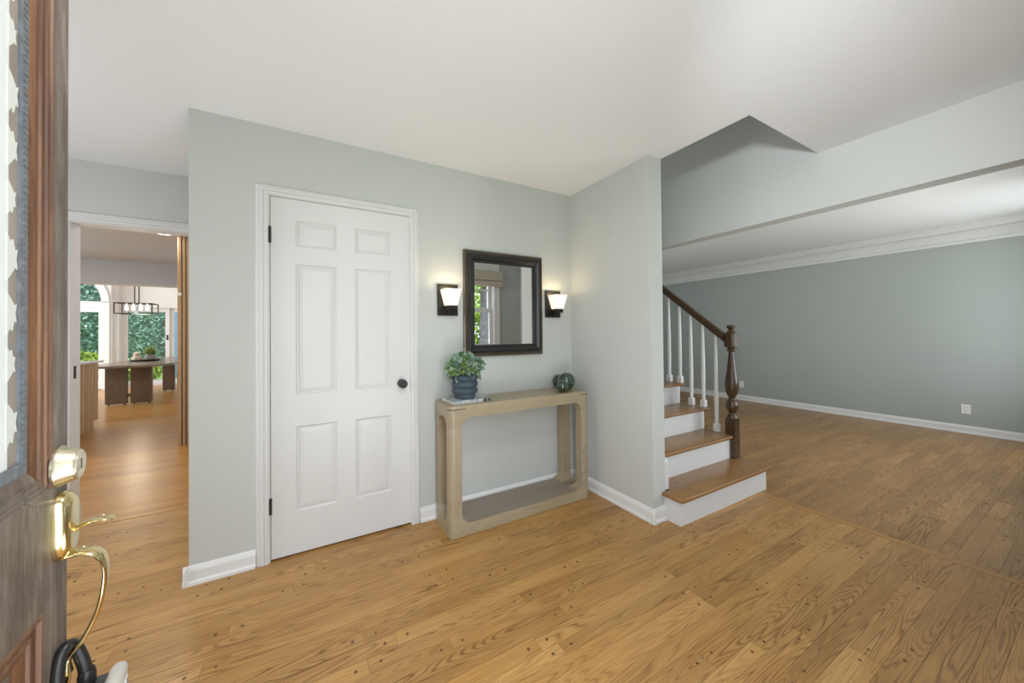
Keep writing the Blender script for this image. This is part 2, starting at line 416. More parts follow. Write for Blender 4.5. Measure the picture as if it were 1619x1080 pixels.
# baseboards
bp = [(0, 0), (.022, 0), (.021, .014), (.014, .024), (.013, .068), (.010, .078), (.006, .088), (.003, .094), (0, .094)]
struct('baseboard_back', sweep_x([(-a, b) for a, b in bp], -2.516, -2.2165), trim_m)
struct('baseboard_back', sweep_x([(-a, b) for a, b in bp], -1.3165, 0), trim_m)
struct('baseboard_stair_wall', sweep_y([(-a, b) for a, b in bp], -.840, 0), trim_m)
struct('baseboard_stair_wall', sweep_x([(-.818 - a, b) for a, b in bp], -.022, .110), trim_m)
struct('baseboard_right', sweep_y([(XC - a, b) for a, b in bp], YF, 4.0), trim_m)
struct('baseboard_closet_side', sweep_y([(-2.494 - a, b) for a, b in bp], -.022, YB), trim_m)
struct('baseboard_front', sweep_x([(YF + a, b) for a, b in bp], -1.24, .974), trim_m)
# hall opening trim
cas = [(0, 0), (.004, .012), (.010, .017), (.022, .018), (.026, .013), (.032, .018), (.044, .018), (.048, .013), (.052, .015), (.062, .011), (.067, .004), (.067, 0)]
struct('trim_hall_opening', sweep_x([(YB - h, 2.022 + w) for w, h in cas], -3.38, -2.494), white_m, sm=25)
j = struct('trim_hall_jamb', B(-3.345, -3.309, YB - .004, YB + .124, 0, 2.022), white_m)
obj('strike_plate', B(-3.3092, -3.3072, YB + .045, YB + .072, .985, 1.068), dark_metal, j, label='dark strike plate')
bm = prism(bmesh.new(), [(-3.311 - w, YB - h) for w, h in cas], 0, 2.09, 'Z'); struct('trim_hall_opening', bm, white_m, sm=25)
struct('trim_hall_opening', B(-3.31, -2.494, YB, YB + .12, 2.018, 2.032), white_m)

# ------------------------------------------------------------------ floors: boards laid one by one
def unit_plank():
    bm = bmesh.new(); box(bm, -.5, .5, -.5, .5, -1, 0)
    me = bpy.data.meshes.new('plank'); bm.to_mesh(me); bm.free(); return me
CAMXY = Vector((-1.98, -2.406))
def lay_floor(floor, mat, x0, x1, y0, y1, seed, widths, lens, keep=None, plugs=True, limit=290, holes=()):
    rng = random.Random(seed); me = unit_plank(); me.materials.append(mat)
    rows = []; y = y0
    while y < y1 - .01:
        w = rng.choice(widths); w = min(w, y1 - y)
        x = x0 - rng.uniform(0, .8)
        while x < x1:
            L = rng.uniform(*lens); a, b = max(x, x0), min(x + L, x1)
            if b - a > .02:
                segs = [(a, b)]
                for hx0, hx1, hy0, hy1 in holes:
                    if y + w > hy0 and y < hy1:
                        segs = [s for (p, q) in segs for s in ((p, min(q, hx0)), (max(p, hx1), q)) if s[1] - s[0] > .02]
                for a2, b2 in segs: rows.append((a2, b2, y, y + w))
            x += L
        y += w
    def size(r):
        c = Vector(((r[0] + r[1]) / 2, (r[2] + r[3]) / 2)); d = (c - CAMXY)
        vis = 1.0 if keep is None or keep(c.x, c.y) else .01
        return -vis * (r[1] - r[0]) * (r[3] - r[2]) / max(d.length, .4) ** 3
    rows.sort(key=size)
    g = .00045
    for i, (a, b, c, d) in enumerate(rows[:limit]):
        o = bpy.data.objects.new('plank', me); COL.objects.link(o); o.parent = floor
        o.location = ((a + b) / 2, (c + d) / 2, rng.uniform(-.0003, 0)); o.scale = (b - a - 2 * g, d - c - 2 * g, .018)
    if rows[limit:]:
        bm = bmesh.new()
        for a, b, c, d in rows[limit:]: box(bm, a + g, b - g, c + g, d - g, -.018, 0)
        obj('planks', bm, mat, floor, kind='stuff')
    if plugs:
        bm = bmesh.new()
        for a, b, c, d in rows:
            if b - a < .25: continue
            ys = [(c + d) / 2] if d - c < .11 else [c + .035, d - .035]
            for yy in ys:
                for xx in (a + .045, b - .045):
                    if abs(xx - x0) < .06 or abs(xx - x1) < .06: continue
                    r = rng.uniform(.0052, .0068)
                    vs = [bm.verts.new((xx + r * math.cos(k * R(45)), yy + r * math.sin(k * R(45)), .0009)) for k in range(8)]
                    lo = [bm.verts.new((v.co.x, v.co.y, -.004)) for v in vs]
                    bm.faces.new(vs)
                    for k in range(8): bm.faces.new((lo[k], lo[(k + 1) % 8], vs[(k + 1) % 8], vs[k]))
        obj('wood_plugs', bm, plug_m, floor, kind='stuff')
fl = struct('floor', B(XL, 1.10, YF - .15, YB + .03, -.10, -.018), subfloor_m)
lay_floor(fl, oak_m, -3.9, 1.045, YF - .1, YB + .02, 3, (.074, .074, .058, .074, .10), (.45, 1.5),
          keep=lambda x, y: x > -2.9 and not (y > .02 and x > -2.4) and not (y < -2.2), holes=((-2.36, .0, .13, 2), (.01, .112, -.81, 2)))
struct('floor', B(1.10, XC, YF - .15, 4.0, -.10, -.018), subfloor_m)
fl2 = bpy.data.objects['floor.001']
bd = B(1.0455, 1.0995, YF - .1, YB + .0, -.017, 0.0004); obj('border_board', bd, oak_y_m, fl2, label='narrow border board laid across the planks')
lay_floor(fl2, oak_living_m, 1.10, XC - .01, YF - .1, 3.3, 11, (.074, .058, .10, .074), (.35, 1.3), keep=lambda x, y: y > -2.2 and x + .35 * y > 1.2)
struct('floor', B(-9.5, -2.38, YB + .03, 10.9, -.10, -.018), subfloor_m)
fl3 = bpy.data.objects['floor.002']
lay_floor(fl3, oak_hall_m, -7.5, -2.40, YB + .075, 10.85, 5, (.06, .074, .074), (.7, 2.2), plugs=False,
          keep=lambda x, y: abs((x + 3.1) + (y - 1.1) * .30) < .55 + (y - 1) * .14)
obj('threshold_board', B(-3.31, -2.494, YB + .022, YB + .074, -.017, .0015), oak_hall_m, fl3, label='threshold board in the hall opening')

# ------------------------------------------------------------------ closet door
d1 = empty_struct('door_1', 'white six panel closet door with black knob')
DX0, DX1, DZ0, DZ1 = -2.147, -1.372, .012, 2.042
cols = [(-2.03, -1.81), (-1.715, -1.495)]; rws = [(.245, .74), (.915, 1.673), (1.767, 1.925)]
bm = bmesh.new()
xs = [DX0, cols[0][0], cols[0][1], cols[1][0], cols[1][1], DX1]; zs = [DZ0] + [z for r in rws for z in r] + [DZ1]
for x0, x1 in ((xs[0], xs[1]), (xs[2], xs[3]), (xs[4], xs[5])): box(bm, x0, x1, 0, .035, DZ0, DZ1)
for z0, z1 in ((zs[0], zs[1]), (zs[2], zs[3]), (zs[4], zs[5]), (zs[6], zs[7])):
    for x0, x1 in cols: box(bm, x0, x1, 0, .035, z0, z1)
obj('stiles_and_rails', bm, white_m, d1)
for x0, x1 in cols:
    for z0, z1 in rws:
        bm = bmesh.new()
        frame_sweep(bm, (x0, x1, z0, z1), [(0, 0), (.004, .0005), (.012, -.008), (.018, -.0085), (.021, -.0045), (.040, -.0015)], base=0)
        v = [bm.verts.new((a, .0015, b)) for a, b in ((x0 + .04, z0 + .04), (x1 - .04, z0 + .04), (x1 - .04, z1 - .04), (x0 + .04, z1 - .04))]
        bm.faces.new(v); bmesh.ops.remove_doubles(bm, verts=bm.verts[:], dist=1e-5)
        obj('panel', bm, white_m, d1)
# (jamb, casing, hinges, knob)
bm = bmesh.new(); box(bm, -2.160, -2.150, -.004, .12, 0, 2.045); box(bm, -1.369, -1.365, -.004, .12, 0, 2.045); box(bm, -2.160, -1.365, -.004, .12, 2.045, 2.055)
struct('trim_closet_jamb', bm, white_m)
def casing(xo0, xo1, zt, wl, wr, wt, y):
    """one mitred three-sided casing"""
    bm = bmesh.new(); last = cas[-1][0]
    rings = []
    for w, h in cas:
        f = w / last
        a0 = xo0 + wl * (1 - f); a1 = xo1 - wr * (1 - f); b1 = zt - wt * (1 - f)
        a0, a1, b1 = xo0 + wl - wl * f, xo1 - wr + wr * f, zt - wt + wt * f
        rings.append([bm.verts.new((x, y - h, z)) for x, z in ((a0, 0), (a0, b1), (a1, b1), (a1, 0))])
    for r0, r1 in zip(rings, rings[1:]):
        for i in range(3): bm.faces.new((r0[i], r0[i + 1], r1[i + 1], r1[i]))
    bmesh.ops.recalc_face_normals(bm, faces=bm.faces[:]); return bm
struct('trim_closet_casing', casing(-2.2165, -1.3165, 2.102, .064, .060, .058, 0), white_m, sm=25)
for z in (1.824, .309):
    h = obj('hinge', lathe(bmesh.new(), [(.0045, z - .046), (.0065, z - .044), (.0065, z + .044), (.0045, z + .046)], (-2.1485, -.008, 0), 10), dark_metal, d1, sm=40, label='dark hinge barrel')
bm = lathe(bmesh.new(), [(.027, 0), (.027, .004), (.024, .008), (.013, .010), (.011, .026), (.016, .030), (.0245, .038), (.027, .048), (.0265, .056), (.020, .063), (.017, .0635), (.015, .062), (.009, .062), (.007, .065), (0.0005, .0655)], (0, 0, 0), 28, 'Y')
bmesh.ops.scale(bm, vec=(1, -1, 1), verts=bm.verts[:]); bmesh.ops.recalc_face_normals(bm, faces=bm.faces[:])
bmesh.ops.translate(bm, verts=bm.verts[:], vec=(-1.432, 0, .937)); obj('knob', bm, black_m, d1, sm=40, label='black round knob')
obj('latch_plate', B(-1.374, -1.3685, -.006, .002, .905, .965), dark_metal, d1, label='dark latch plate')
tag(obj('nail', lathe(bmesh.new(), [(.0005, -.004), (.004, -.003), (.004, 0)], (-.0002, -.447, 2.014), 8, 'X'), slot_m, loc=(0, -.447, 2.014)), 'tiny dark nail left high on the side wall near the right sconce', 'nail')

# ------------------------------------------------------------------ staircase
st = thing('staircase', 'oak staircase with white risers, dark newel post and white balusters beside the foyer wall', 'staircase', (.65, -.94, 0))
ST = [(-.938 + .24 * k, .188 + .1925 * k) for k in range(12)]     # riser plane y, tread top z
XR = 1.15
def rounded_tread(x0, x1, y0, y1, zt, th=.028, left=False):
    bm = bmesh.new(); rr = .012
    box(bm, x0, x1, y0, y1, zt - th, zt)
    es = [e for e in bm.edges if all(abs(v.co.y - y0) < 1e-6 for v in e.verts) or all(abs(v.co.x - x1) < 1e-6 for v in e.verts) or (left and all(abs(v.co.x - x0) < 1e-6 for v in e.verts))]
    es = [e for e in es if abs(e.verts[0].co.z - e.verts[1].co.z) < 1e-6]
    bmesh.ops.bevel(bm, geom=es, offset=rr, segments=3, affect='EDGES', profile=.5)
    return bm
for k, (y, z) in enumerate(ST[:9]):
    yn = ST[k + 1][0]
    if k == 0:
        bm = bmesh.new(); pts = rrect(.078, 1.222, -.972, -.60, .035, 5)
        pts = [(.165, -.815), (.165, yn + .002), (1.222, yn + .002)] if False else None
        poly = [(.085, -.822)]
        for i in range(6):
            a = R(180 + 90 * i / 5); poly.append((.085 + .03 + .03 * math.cos(a), -.972 + .03 + .03 * math.sin(a)))
        for i in range(6):
            a = R(270 + 90 * i / 5); poly.append((1.225 - .03 + .03 * math.cos(a), -.972 + .03 + .03 * math.sin(a)))
        for i in range(6):
            a = R(0 + 90 * i / 5); poly.append((1.225 - .03 + .03 * math.cos(a), -.64 - .03 + .03 * math.sin(a)))
        poly += [(.165, -.64), (.165, -.822)]
        prism(bm, poly, z - .028, z, 'Z')
        es = [e for e in bm.edges if abs(e.verts[0].co.z - e.verts[1].co.z) < 1e-6]
        bmesh.ops.bevel(bm, geom=es, offset=.010, segments=3, affect='EDGES', profile=.5)
        obj('tread', bm, tread_m, st, sm=50)
        obj('riser', B(.112, 1.190, y, y + .018, 0, z - .028), white_m, st)
        obj('side_board', B(.112, .130, y + .018, -.818, 0, z - .028), white_m, st)
        obj('side_board', B(1.172, 1.190, y + .018, -.62, 0, z - .028), white_m, st)
    else:
        obj('tread', rounded_tread(.124, XR + .035, y - .028, yn + .012, z), tread_m, st, sm=50)
        obj('riser', B(.124, XR, y, y + .016, ST[k - 1][1] + (.0 if k > 1 else 0), z - .028), white_m, st)
bm = bmesh.new()
poly = [(-.60, 0)] + [(-.674, 0)]
poly = [(ST[1][0] + .016, 0), (ST[1][0] + .016, ST[1][1] - .028)]
for k in range(2, 9): poly += [(ST[k][0] + .012, ST[k - 1][1] - .028), (ST[k][0] + .012, ST[k][1] - .028)]
poly += [(ST[9][0], ST[8][1] - .028), (ST[9][0], 0)]
prism(bm, poly, XR - .022, XR - .002, 'X'); obj('side_stringer', bm, white_m, st)
bm = prism(bmesh.new(), [(-.815, .188), (-.815, .372), (-.80, .39), (-.745, .435), (-.700, .45), (-.700, .188)], .124, .163, 'X')
obj('skirt_board', bm, white_m, st)
# newel post (square base, turned shaft, octagonal block, finial)
NX, NY = 1.167, -.697
nw = bmesh.new(); q = .041
box(nw, NX - q, NX + q, NY - q, NY + q, .188, .515)
es = [e for e in nw.edges if abs(e.verts[0].co.z - e.verts[1].co.z) > .1]
bmesh.ops.bevel(nw, geom=es, offset=.006, segments=1, affect='EDGES')
nwo = obj('newel_post', nw, newel_m, st, label='dark stained square newel base')
bm = lathe(bmesh.new(), [(.040, .500), (.043, .515), (.040, .535), (.030, .550), (.026, .558), (.026, .566), (.036, .580), (.046, .600), (.049, .625), (.046, .645), (.040, .655), (.041, .660), (.036, .668), (.026, .678),
                         (.024, .692), (.028, .700), (.040, .725), (.049, .755), (.0515, .790), (.050, .825), (.045, .870), (.037, .925), (.029, .985), (.0225, 1.045), (.019, 1.082), (.024, 1.087), (.034, 1.092), (.036, 1.100), (.033, 1.108), (.026, 1.114), (.030, 1.122)], (NX, NY, 0), 28)
obj('turned_shaft', bm, newel_m, nwo, sm=50)
bm = bmesh.new(); box(bm, NX - .044, NX + .044, NY - .044, NY + .044, 1.120, 1.245)
es = [e for e in bm.edges if abs(e.verts[0].co.z - e.verts[1].co.z) > .1]; bmesh.ops.bevel(bm, geom=es, offset=.017, segments=1, affect='EDGES')
es = [e for e in bm.edges if abs(e.verts[0].co.z - e.verts[1].co.z) < 1e-5]; bmesh.ops.bevel(bm, geom=es, offset=.008, segments=1, affect='EDGES')
obj('top_block', bm, newel_m, nwo)
bm = lathe(bmesh.new(), [(.034, 1.243), (.036, 1.250), (.030, 1.258), (.020, 1.264), (.017, 1.272), (.024, 1.282), (.033, 1.292), (.034, 1.299), (.028, 1.307), (.014, 1.313), (.001, 1.315)], (NX, NY, 0), 24)
obj('finial', bm, newel_m, nwo, sm=50)
# handrail, running up from the newel block
def rail_z(y): return 1.168 + (y + .655) * .803      # underside
bm = bmesh.new()
hp = [(-.022, 0), (.022, 0), (.026, .018), (.030, .032), (.028, .050), (.016, .062), (-.016, .062), (-.028, .050), (-.030, .032), (-.026, .018)]
ra = []
for y in (-.655, 1.35):
    ra.append([bm.verts.new((NX - .015 + a, y, rail_z(y) + b * 1.15)) for a, b in hp])
n = len(hp)
for i in range(n): bm.faces.new((ra[0][i], ra[0][(i + 1) % n], ra[1][(i + 1) % n], ra[1][i]))
bm.faces.new(ra[0]); bm.faces.new(ra[1]); bmesh.ops.recalc_face_normals(bm, faces=bm.faces[:])
obj('handrail', bm, rail_m, st, sm=30)
def baluster(y, zb):
    x = NX - .015; zt = rail_z(y) + .012
    bm = bmesh.new()
    lathe(bm, [(.014, zb + .064), (.0165, zb + .070), (.0135, zb + .078), (.016, zb + .085), (.0145, zb + .095), (.0175, zb + .25), (.0165, zb + .42), (.0105, zt)], (x, y, 0), 12)
    o = obj('baluster', bm, white_m, st, sm=40)
    bb = bmesh.new(); box(bb, x - .0215, x + .0215, y - .0215, y + .0215, zb, zb + .066, bevel=.002)
    obj('base_block', bb, white_m, o)
for k, ys in ((1, (-.572,)), (2, (-.455, -.338)), (3, (-.224, -.107)), (4, (.012, .13)), (5, (.25, .37))):
    for y in ys: baluster(y, ST[k][1])

# ------------------------------------------------------------------ mirror and sconces
mi = thing('wall_mirror', 'rectangular wall mirror in a black scooped frame with bronze edge above the console table', 'mirror', (-.655, 0, 1.085))
rect = (-.995, -.316, 1.090, 1.867)
obj('frame_edge', frame_sweep(bmesh.new(), rect, [(0, 0), (0, .022), (.004, .027), (.012, .027), (.015, .021), (.019, .021), (.021, .024), (.025, .024)], base=-.001), bronze_m, mi, label='bronze outer edge of the frame')
obj('frame', frame_sweep(bmesh.new(), rect, [(.025, .0), (.025, .030), (.029, .034), (.034, .034), (.038, .041), (.046, .043), (.056, .038), (.066, .029), (.074, .020), (.078, .021), (.082, .021), (.085, .015), (.086, .004)], base=-.001), black_m, mi, sm=35, label='black scooped frame')
obj('mirror_glass', B(-.915, -.396, -.007, -.003, 1.170, 1.787), mirror_m, mi)
def sconce(cx, label):
    t = thing('wall_sconce', label, 'sconce', (cx, 0, 1.385), group=None)
    bm = B(cx - .0735, cx + .0735, -.020, -.0005, 1.386, 1.604, bevel=.003); p = obj('back_plate', bm, dark_metal, t)
    bm = bmesh.new(); box(bm, cx - .018, cx + .018, -.080, -.020, 1.404, 1.428, bevel=.003); box(bm, cx - .034, cx + .034, -.109, -.043, 1.422, 1.452, bevel=.004); obj('arm', bm, dark_metal, t)
    # flared square shade, open on top, with thickness
    bm = bmesh.new(); cy = -.076
    def ring(h, z): return [bm.verts.new((cx + sx * h, cy + sy * h * .93, z)) for sx, sy in ((-1, -1), (1, -1), (1, 1), (-1, 1))]
    rs = [ring(.0, 1.4525), ring(.034, 1.4525), ring(.037, 1.456), ring(.058, 1.564), ring(.054, 1.565), ring(.033, 1.460), ring(.0, 1.460)]
    for a, b in zip(rs, rs[1:]):
        for i in range(4): bm.faces.new((a[i], a[(i + 1) % 4], b[(i + 1) % 4], b[i]))
    bmesh.ops.remove_doubles(bm, verts=bm.verts[:], dist=1e-5); bmesh.ops.recalc_face_normals(bm, faces=bm.faces[:])
    obj('lamp_shade', bm, shade_m, t, label='glowing frosted glass shade')
    obj('bulb', lathe(bmesh.new(), [(.008, 1.464), (.010, 1.478), (.019, 1.500), (.021, 1.515), (.016, 1.530), (.001, 1.537)], (cx, cy, 0), 14), bulb_m, t, sm=60)
    light('sconce_bulb_light', 'POINT', (cx, cy, 1.560), .55, (1, .78, .48), .03)
    return t
sconce(-1.114, 'bronze wall sconce with lit flared glass shade left of the mirror')
sconce(-.203, 'bronze wall sconce with lit flared glass shade right of the mirror, near the corner')

# ------------------------------------------------------------------ console table
ct = thing('console_table', 'pale washed oak console table with rounded corners and a low shelf under the mirror', 'table', (-.655, -.18, 0))
TX0, TX1, TY0, TY1, TZ = -1.217, -.098, -.315, -.030, .810
def mesh_obj_tmp(bm):
    me = bpy.data.meshes.new('tmp'); bm.to_mesh(me); bm.free(); o = bpy.data.objects.new('tmp', me); COL.objects.link(o); return o
body = mesh_obj_tmp(prism(bmesh.new(), rrect(TX0, TX1, TY0, TY1, .034, 6), 0, TZ, 'Z'))
c1 = mesh_obj_tmp(prism(bmesh.new(), rrect(TX0 + .078, TX1 - .078, .072, TZ - .078, .062, 7), TY0 - .1, TY1 + .1, 'Y'))
c2 = mesh_obj_tmp(prism(bmesh.new(), rrect(TY0 + .062, TY1 - .062, .072, TZ - .078, .060, 7), TX0 - .1, TX1 + .1, 'X'))
for c in (c1, c2):
    md = body.modifiers.new('cut', 'BOOLEAN'); md.operation = 'DIFFERENCE'; md.solver = 'EXACT'; md.object = c
dg = bpy.context.evaluated_depsgraph_get()
full = bpy.data.meshes.new_from_object(body.evaluated_get(dg))
for o in (body, c1, c2): bpy.data.objects.remove(o)
def slab(zlo, zhi, xs=None, ys=None):
    bm = bmesh.new(); bm.from_mesh(full)
    cuts = [((0, 0, zlo), (0, 0, -1)), ((0, 0, zhi), (0, 0, 1))]
    if xs: cuts.append(((xs[0], 0, 0), (xs[1], 0, 0)))
    if ys: cuts.append(((0, ys[0], 0), (0, ys[1], 0)))
    for co, no in cuts:
        g = bmesh.ops.bisect_plane(bm, geom=bm.verts[:] + bm.edges[:] + bm.faces[:], plane_co=co, plane_no=no, clear_outer=True)
        es = [e for e in g['geom_cut'] if isinstance(e, bmesh.types.BMEdge)]
        if es: bmesh.ops.edgeloop_fill(bm, edges=es)
    return bm
zc0, zc1 = .072 + .062, TZ - .078 - .062
obj('tabletop', slab(zc1, TZ + 1), table_m, ct, sm=40)
obj('shelf', slab(-1, zc0), table_m, ct, sm=40)
obj('shelf_surface', prism(bmesh.new(), rrect(TX0 + .058, TX1 - .058, TY0 + .006, TY1 - .006, .02, 4), .0725, .0738, 'Z'), shelf_m, ct, label='greyer top face of the low shelf')
xm, ym = (TX0 + TX1) / 2, (TY0 + TY1) / 2
for sx in (-1, 1):
    for sy in (-1, 1):
        obj('leg', slab(zc0, zc1, (xm, -sx), (ym, -sy)), table_leg_m, ct, sm=40)
# thin dark inlay lines round the two front corners
for x0, x1, s in ((TX0, TX0 + .105, -1), (TX1 - .05, TX1, 1)):
    bm = bmesh.new(); pts = []
    if s < 0:
        pts = [(TX0 + .105, TY0)] + [(TX0 + .034 + .034 * math.cos(R(270 - 10 * i)), TY0 + .034 + .034 * math.sin(R(270 - 10 * i))) for i in range(0, 10)]
    else:
        pts = [(TX1 - .078, TY0)] + [(TX1 - .034 + .034 * math.cos(R(270 + 10 * i)), TY0 + .034 + .034 * math.sin(R(270 + 10 * i))) for i in range(0, 10)]
    tube(bm, [(a, b, TZ - .022) for a, b in pts], .0025, 6); obj('inlay_line', bm, slot_m, ct, label='thin dark joint line')
# book, vase, plant, orbs
BK = (-1.045, -.15, TZ)
bk = thing('book', 'thin hardback with a patterned grey cover lying under the blue vase', 'book', BK)
def rotbox(x0, x1, y0, y1, z0, z1, c, a, bev=0):
    bm = B(x0, x1, y0, y1, z0, z1, bevel=bev); bmesh.ops.rotate(bm, cent=c, matrix=Matrix.Rotation(R(a), 3, 'Z'), verts=bm.verts[:]); return bm
obj('pages', rotbox(-1.172, -.916, -.252, -.052, TZ + .003, TZ + .017, BK, 2), paper_m, bk)
obj('back_cover', rotbox(-1.176, -.912, -.256, -.048, TZ, TZ + .003, BK, 2), cover_m, bk)
obj('front_cover', rotbox(-1.176, -.912, -.256, -.048, TZ + .017, TZ + .020, BK, 2), cover_m, bk, label='grey patterned front cover')
obj('spine', rotbox(-1.176, -.912, -.258, -.254, TZ, TZ + .020, BK, 2), cover_m, bk)
VX, VY, VZ = -1.056, -.172, TZ + .0205
va = thing('flower_vase', 'dark blue ceramic vase of stacked rings holding greenery on the book', 'vase', (VX, VY, VZ))
prof = [(.001, VZ), (.064, VZ), (.067, VZ + .006), (.066, VZ + .030)]
for i in range(3):
    zc = VZ + .052 + .042 * i
    prof += [(.070 + .017 * math.cos(R(a)), zc + .0205 * math.sin(R(a))) for a in (-70, -45, -20, 0, 20, 45, 70)]
prof += [(.062, VZ + .156), (.056, VZ + .152), (.056, VZ + .10), (.001, VZ + .09)]
bm = lathe(bmesh.new(), prof, (VX, VY, 0), 36); obj('vase_body', bm, vase_m, va, sm=50)
pl = thing('greenery_bouquet', 'rounded bunch of grey-green leaves and lime florets in the blue vase', 'plant', (VX, VY, VZ + .14))
rng = random.Random(4)
def leaf_mesh(name, ln, wd, cup=.25):
    bm = bmesh.new(); rows = []
    for i in range(5):
        f = i / 4; w = wd * math.sin(math.pi * min(1, .12 + .88 * f)) ** .7 * .5 if i < 4 else .002
        rows.append([bm.verts.new((s * w, ln * f, cup * abs(s) * w + .18 * ln * math.sin(f * math.pi))) for s in (-1, 0, 1)])
    for a, b in zip(rows, rows[1:]):
        for k in range(2): bm.faces.new((a[k], a[k + 1], b[k + 1], b[k]))
    me = bpy.data.meshes.new(name); bm.to_mesh(me); bm.free(); me.materials.append(euc_m); smooth(me, 80); return me
lm = leaf_mesh('leaf', .050, .046)
PC = Vector((0, 0, .062))
bm = bmesh.new()
for i in range(9):
    a = i * 40; tube(bm, [(0, 0, .0), (.02 * math.cos(R(a)), .02 * math.sin(R(a)), .02), (.07 * math.cos(R(a)), .07 * math.sin(R(a)), .07)], .002, 5)
obj('stems', bm, lime_m, pl, local=True, kind='stuff')
def sph(): 
    while True:
        v = Vector((rng.uniform(-1, 1), rng.uniform(-1, 1), rng.uniform(-.75, 1)))
        if .2 < v.length < 1: return v.normalized()
for i in range(120):
    d = sph(); o = bpy.data.objects.new('leaf', lm); COL.objects.link(o); o.parent = pl
    p = PC + Vector((d.x * .100, d.y * .085, d.z * .070))
    q = (d + Vector((rng.uniform(-.9, .9), rng.uniform(-.9, .9), rng.uniform(-.6, .7)))).to_track_quat('Y', 'Z')
    o.location = p; o.rotation_euler = (q @ Matrix.Rotation(rng.uniform(-1, 1), 3, 'Y').to_quaternion()).to_euler(); s = rng.uniform(.65, 1.1); o.scale = (s, s, s)
fm = bmesh.new()
for c in range(34):
    d = sph(); cc = PC + Vector((d.x * .118, d.y * .098, d.z * .080 - .004))
    if cc.z < .02: cc.z = rng.uniform(.02, .05)
    for k in range(26):
        e = sph() * rng.uniform(.006, .026); r = rng.uniform(.0035, .0065); p = cc + e
        t2 = Matrix.Translation(p) @ Matrix.Rotation(rng.uniform(0, 6), 4, Vector((rng.random(), rng.random(), rng.random() + .01)).normalized())
        vs = [fm.verts.new(t2 @ Vector(q)) for q in ((-r, 0, 0), (0, -r * 1.5, r * .4), (r, 0, 0), (0, r * 1.5, r * .4))]
        fm.faces.new(vs)
obj('florets', fm, lime_m, pl, local=True, kind='stuff')
def orb(x, y, r, label):
    n = 20; prof = [(max(.0005, r * math.sin(math.pi * i / n)), TZ + r - r * math.cos(math.pi * i / n)) for i in range(n + 1)]
    o = obj('decorative_orb', lathe(bmesh.new(), prof, (x, y, 0), 32), orb_m, sm=80, loc=(x, y, TZ)); return tag(o, label, 'ornament', 'glossy green orbs on the console table')
orb(-.207, -.185, .069, 'largest glossy dark green ball at the right end of the console table')
orb(-.300, -.255, .045, 'smallest glossy dark green ball in front of the two others on the table')
orb(-.186, -.062, .055, 'middle sized green ball half hidden behind the two others on the table')

# ------------------------------------------------------------------ wall outlets in the living room
def outlet(y, label):
    t = thing('wall_outlet', label, 'outlet', (XC, y, .232), group='white outlets on the living room wall')
    obj('cover_plate', B(XC - .006, XC - .0003, y - .038, y + .038, .232, .348, bevel=.002), plate_m, t)
    for z in (.268, .312):
        o = obj('receptacle', B(XC - .0075, XC - .0055, y - .017, y + .017, z - .014, z + .014, bevel=.0008), plate_m, t)
        bm = bmesh.new(); box(bm, XC - .0078, XC - .0074, y - .008, y - .0055, z - .004, z + .006); box(bm, XC - .0078, XC - .0074, y + .0055, y + .008, z - .004, z + .006)
        obj('slots', bm, slot_m, o)
outlet(-1.397, 'white wall outlet on the green wall at the right edge of the view')
outlet(1.166, 'white wall outlet on the green wall just right of the newel post')

# ------------------------------------------------------------------ open front door on the left
DE = Vector((-2.310, -1.552, 0)); DA = R(-86)
DW = .91
fd = empty_struct('door_2', 'weathered stained wood front door standing open with leaded glass and brass handle'); fd['category'] = 'door'
fd.location = DE; fd.rotation_euler = (0, 0, DA)
def dob(name, bm, mat, parent=fd, **k): return obj(name, bm, mat, parent, local=True, **k)
LZ0, LZ1, LS0, LS1 = 1.030, 1.90, .047, DW - .047       # lite moulding outer
PZ0, PZ1, PS0, PS1 = .22, .868, .076, .43              # lower panel
bm = bmesh.new()
box(bm, 0, LS0, -.045, 0, .01, 2.035); box(bm, LS1, DW, -.045, 0, .01, 2.035)
box(bm, LS0, LS1, -.045, 0, LZ1, 2.035); box(bm, LS0, LS1, -.045, 0, PZ1, LZ0); box(bm, LS0, LS1, -.045, 0, .01, PZ0)
box(bm, LS0, PS0, -.045, 0, PZ0, PZ1); box(bm, PS1, PS1 + .05, -.045, 0, PZ0, PZ1); box(bm, DW - .076, LS1, -.045, 0, PZ0, PZ1)
dob('stiles_and_rails', bm, door_m)
mp = [(0, 0), (.001, .001), (.004, .001), (.006, -.002), (.009, -.0025), (.0098, -.0012), (.0118, -.0012), (.013, -.004), (.022, -.005), (.0227, -.0033), (.0247, -.0033), (.0255, -.006), (.034, -.0075), (.042, -.0095), (.042, -.014)]
bm = bmesh.new(); frame_sweep(bm, (LS0, LS1, LZ0, LZ1), mp, base=0, sign=1)
for f in bm.faces:
    if max(v.co.z for v in f.verts) < LZ0 + .05: f.material_index = 1
gm = dob('glass_moulding', bm, mould_m, label='orange brown moulding round the glass'); gm.data.materials.append(door_m)
bm = bmesh.new(); frame_sweep(bm, (LS0 + .042, LS1 - .042, LZ0 + .042, LZ1 - .042), [(0, -.014), (0, -.0092), (.002, -.0084), (.015, -.0084), (.0175, -.0092), (.0175, -.014)], base=0, sign=1)
dob('lead_came', bm, came_m, label='grey lead strip along the glass')
bm = bmesh.new(); z = LZ0 + .05
while z < LZ1 - .05:
    box(bm, LS0 + .0455, LS0 + .0555, -.0086, -.0076, z, z + .0045); z += .009
dob('came_beads', bm, came_m, kind='stuff')
dob('glass_pane', B(LS0 + .042, LS1 - .042, -.018, -.012, LZ0 + .042, LZ1 - .042), litebg_m)
dob('milky_border', B(.128, DW - .128, -.012, -.0112, LZ0 + .050, LZ1 - .050), milky_m, label='milky white field of the glass')
